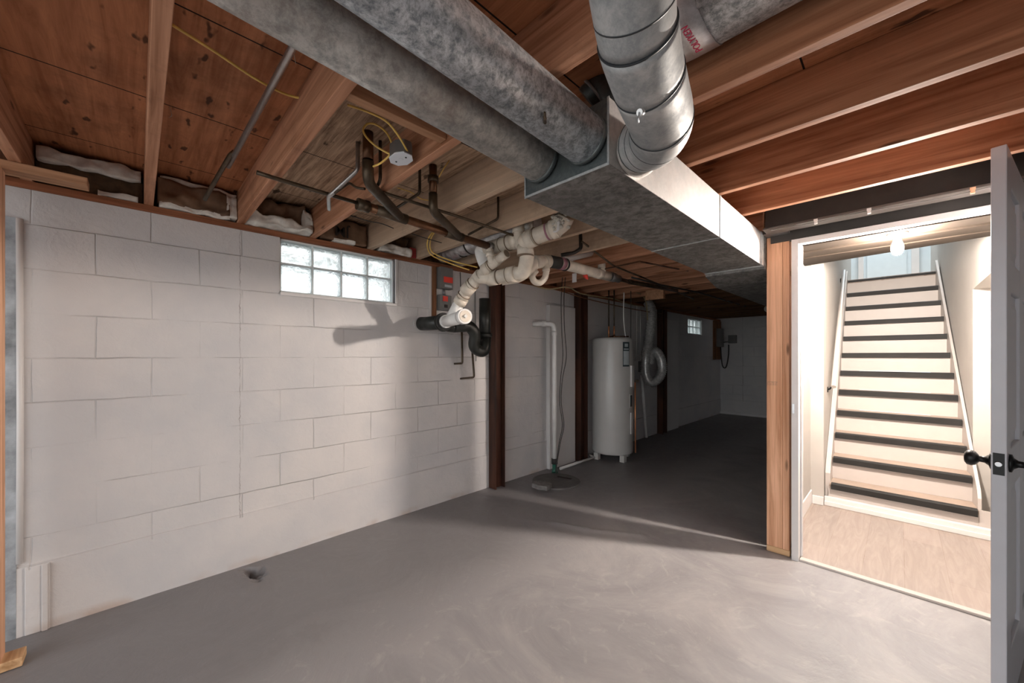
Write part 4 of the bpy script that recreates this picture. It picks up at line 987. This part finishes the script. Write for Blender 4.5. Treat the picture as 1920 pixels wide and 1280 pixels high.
for (s_, c2, lab) in ((-.045, 'a', 'left copper riser standing on top of the water heater'), (.02, 'b', 'second copper riser standing on top of the water heater')):
    q = Vector((HX, HY, 0))+side*s_
    t = thing('riser_pipe', lab, 'pipe', (q.x, q.y, 1.534), 'pipes on the water heater')
    m = MB(); m.tube([(q.x, q.y, 1.534), (q.x, q.y, 1.68)], .010, 10); m.build('bright_stub', 'bright_copper', t)
    m = MB(); m.tube([(q.x, q.y, 1.681), (q.x, q.y, 2.14)], .0085, 10); m.build('riser', 'old_copper', t)
q = Vector((HX, HY, 0))+side*.165
cable('white flexible line rising from the water heater top', [(q.x, q.y, 1.53), (q.x-.01, q.y-.01, 1.62), (q.x-.015, q.y-.03, 1.8), (q.x-.01, q.y-.03, 2.1)], .007, 'pvc_white', name='flexible_line')
q = Vector((HX, HY, 0))+side*.225
cable('dark cable rising from the right rim of the water heater', [(q.x, q.y, 1.50), (q.x, q.y, 1.8), (q.x, q.y, 2.12)], .005, 'dark_cable')
m = MB(); q = Vector((HX, HY, 1.545)); m.tube([q-side*.05, q+side*.20], .009, 8); m.tube([q+side*.0+Vector((0, 0, .0)), q+side*.03+Vector((0, 0, .025))], .012, 8)
tag(m.build('cross_pipe', 'bronze_copper'), 'short copper pipe lying across the water heater top', 'pipe')
# behind-heater items
pipe('wall_pipe', 'leaning white plastic pipe to the right of the water heater', 'pipe', [(.03, 5.62, 1.0), (.07, 5.70, .02)], .022, 'pvc_white')
m = MB(); m.box((.001, 5.56, 1.05), (.05, 5.68, 1.22)); tag(m.build('outlet_box', 'box_grey', bevel=.004), 'small grey outlet box on the wall right of the water heater', 'electrical box')
for y, lab in ((5.5, 'thin conduit on the wall behind the right side of the water heater'), (5.62, 'thin conduit running down to the small outlet box')):
    pipe('wall_conduit', lab, 'pipe', [(.012, y, 1.23), (.012, y, 2.07)], .007, 'drywall')
# flexible silver duct
fx = spline([at(1214, 566, 5.9), at(1221, 578, 5.85), at(1222, 600, 5.8), at(1217, 640, 5.75), at(1211, 670, 5.7), at(1211, 700, 5.7), at(1219, 716, 5.7), at(1232, 712, 5.7), at(1241, 695, 5.72), at(1239, 672, 5.75), at(1230, 659, 5.8), at(1221, 662, 5.85), at(1218, 680, 5.9)], 14)
m = MB(); m.tube(fx, [.066+.006*(1 if i % 2 else -1) for i in range(len(fx))], 18)
tag(m.build('flexible_duct', 'flex_foil'), 'crinkled silver flexible duct hanging in a hook shape', 'flexible duct')
# wires along the top of the wall
cable('beige cable drooping along the joist ends above the second post', [at(1000, 535, 3.9), at(1030, 542, 4.0), at(1064, 538, 4.1), at(1086, 549, 4.3), at(1108, 554, 4.5), at(1150, 560, 4.9), at(1180, 570, 5.2), at(1205, 574, 5.5)], .007, 'beige_cable')
cable('darker cable running along the sill above the white wall panel', [at(985, 530, 3.8), at(1015, 538, 3.95), at(1050, 545, 4.1), at(1100, 560, 4.5), at(1180, 578, 5.3), at(1240, 588, 6.1)], .006, 'board_brown')
cable('beige cable curving down to the flexible duct', [at(1188, 547, 5.2), at(1204, 553, 5.3), at(1212, 570, 5.4), at(1214, 600, 5.5)], .008, 'beige_cable')
# long pipes to the rear
pipe('gas_pipe', 'dark iron pipe continuing from the white drain into the rear basement', 'pipe', [K7, at(1180, 528, 3.9), at(1310, 552, 5.6)], .024, 'old_copper', 0)
m = MB(); m.tube([at(1143, 518, 3.56), at(1151, 520, 3.62), at(1152, 520, 3.63), at(1160, 523, 3.69)], [.044, .044, .036, .036], 16); tag(m.build('pipe_union', 'box_steel'), 'metal coupling joining the white drain and dark iron pipe', 'coupling')
pipe('supply_pipe', 'thin pipe slanting under the joists toward the rear beside the trunk', 'pipe', [at(1185, 520, 3.4), at(1240, 534, 3.9), at(1310, 548, 4.8), at(1400, 575, 6.6)], .009, 'dark_cable')
pipe('supply_pipe', 'second thin pipe slanting toward the rear near the first', 'pipe', [at(1090, 452, 2.9), at(1150, 498, 3.2), at(1210, 522, 3.6), at(1300, 560, 5.0)], .008, 'old_copper')
pipe('supply_pipe', 'dark elbow pipe hanging behind the white upper drain', 'pipe', [at(1088, 440, 3.0)+Vector((0, 0, .06)), at(1089, 466, 3.0), at(1076, 474, 3.0), at(1052, 478, 3.0)], .014, 'dark_cable')
pipe('supply_pipe', 'thin rusty pipe passing under the joists right of the white tee', 'pipe', [at(1135, 504, 3.3), at(1200, 490, 3.0), at(1290, 508, 3.9)], .007, 'bronze_copper')
m = MB(); m.box((.62, 4.55, 2.00), (.85, 4.60, 2.117)); tag(m.build('nailer_board', 'timber_y'), 'short board nailed below the joists above the water heater', 'board')
# rear wall devices
t = thing('utility_board', 'dark utility board with meter cables in the far corner', 'electrical panel', (.05, 9.2, 1.3))
m = MB(); m.box((.001, 8.95, 1.22), (.04, 9.38, 2.07)); m.build('board', 'board_brown', t)
m = MB(); m.box((.0405, 9.05, 1.5), (.12, 9.28, 1.9)); m.build('meter_box', 'box_grey', t, bevel=.006)
m = MB(); m.tube(spline([(.08, 9.2, 1.499), (.10, 9.25, 1.1), (.16, 9.30, 1.05), (.20, 9.33, 1.3), (.20, 9.35, 1.55)]), .012, 8); m.build('cable', 'dark_cable', t)
m = MB(); m.box((.18, 9.38, 1.58), (.34, 9.449, 1.76)); m.box((.22, 9.375, 1.63), (.30, 9.38, 1.71)); m.tube([(.18, 9.42, 1.62), (.06, 9.42, 1.60)], .012, 8)
tag(m.build('electric_box', 'box_grey', bevel=.004), 'small dark electrical box on the rear block wall', 'electrical box')

# cobwebs (thin strands under the joists at left)
def web(lab, pts): 
    m = MB(); m.tube(spline(pts, 5), .0009, 4); tag(m.build('cobweb', 'cobweb'), lab, 'cobweb', 'cobwebs on the ceiling')
web('cobweb strand beside the silver conduit', [at(551, 98, 1.2), at(553, 112, 1.22), at(555, 120, 1.22)])
web('cobweb strand left of the silver conduit', [at(318, 200, 1.5), at(322, 216, 1.5), at(317, 220, 1.52)])
web('cobweb strand in the leftmost joist bay', [at(202, 18, 1.15), at(205, 30, 1.16), at(208, 36, 1.17)])
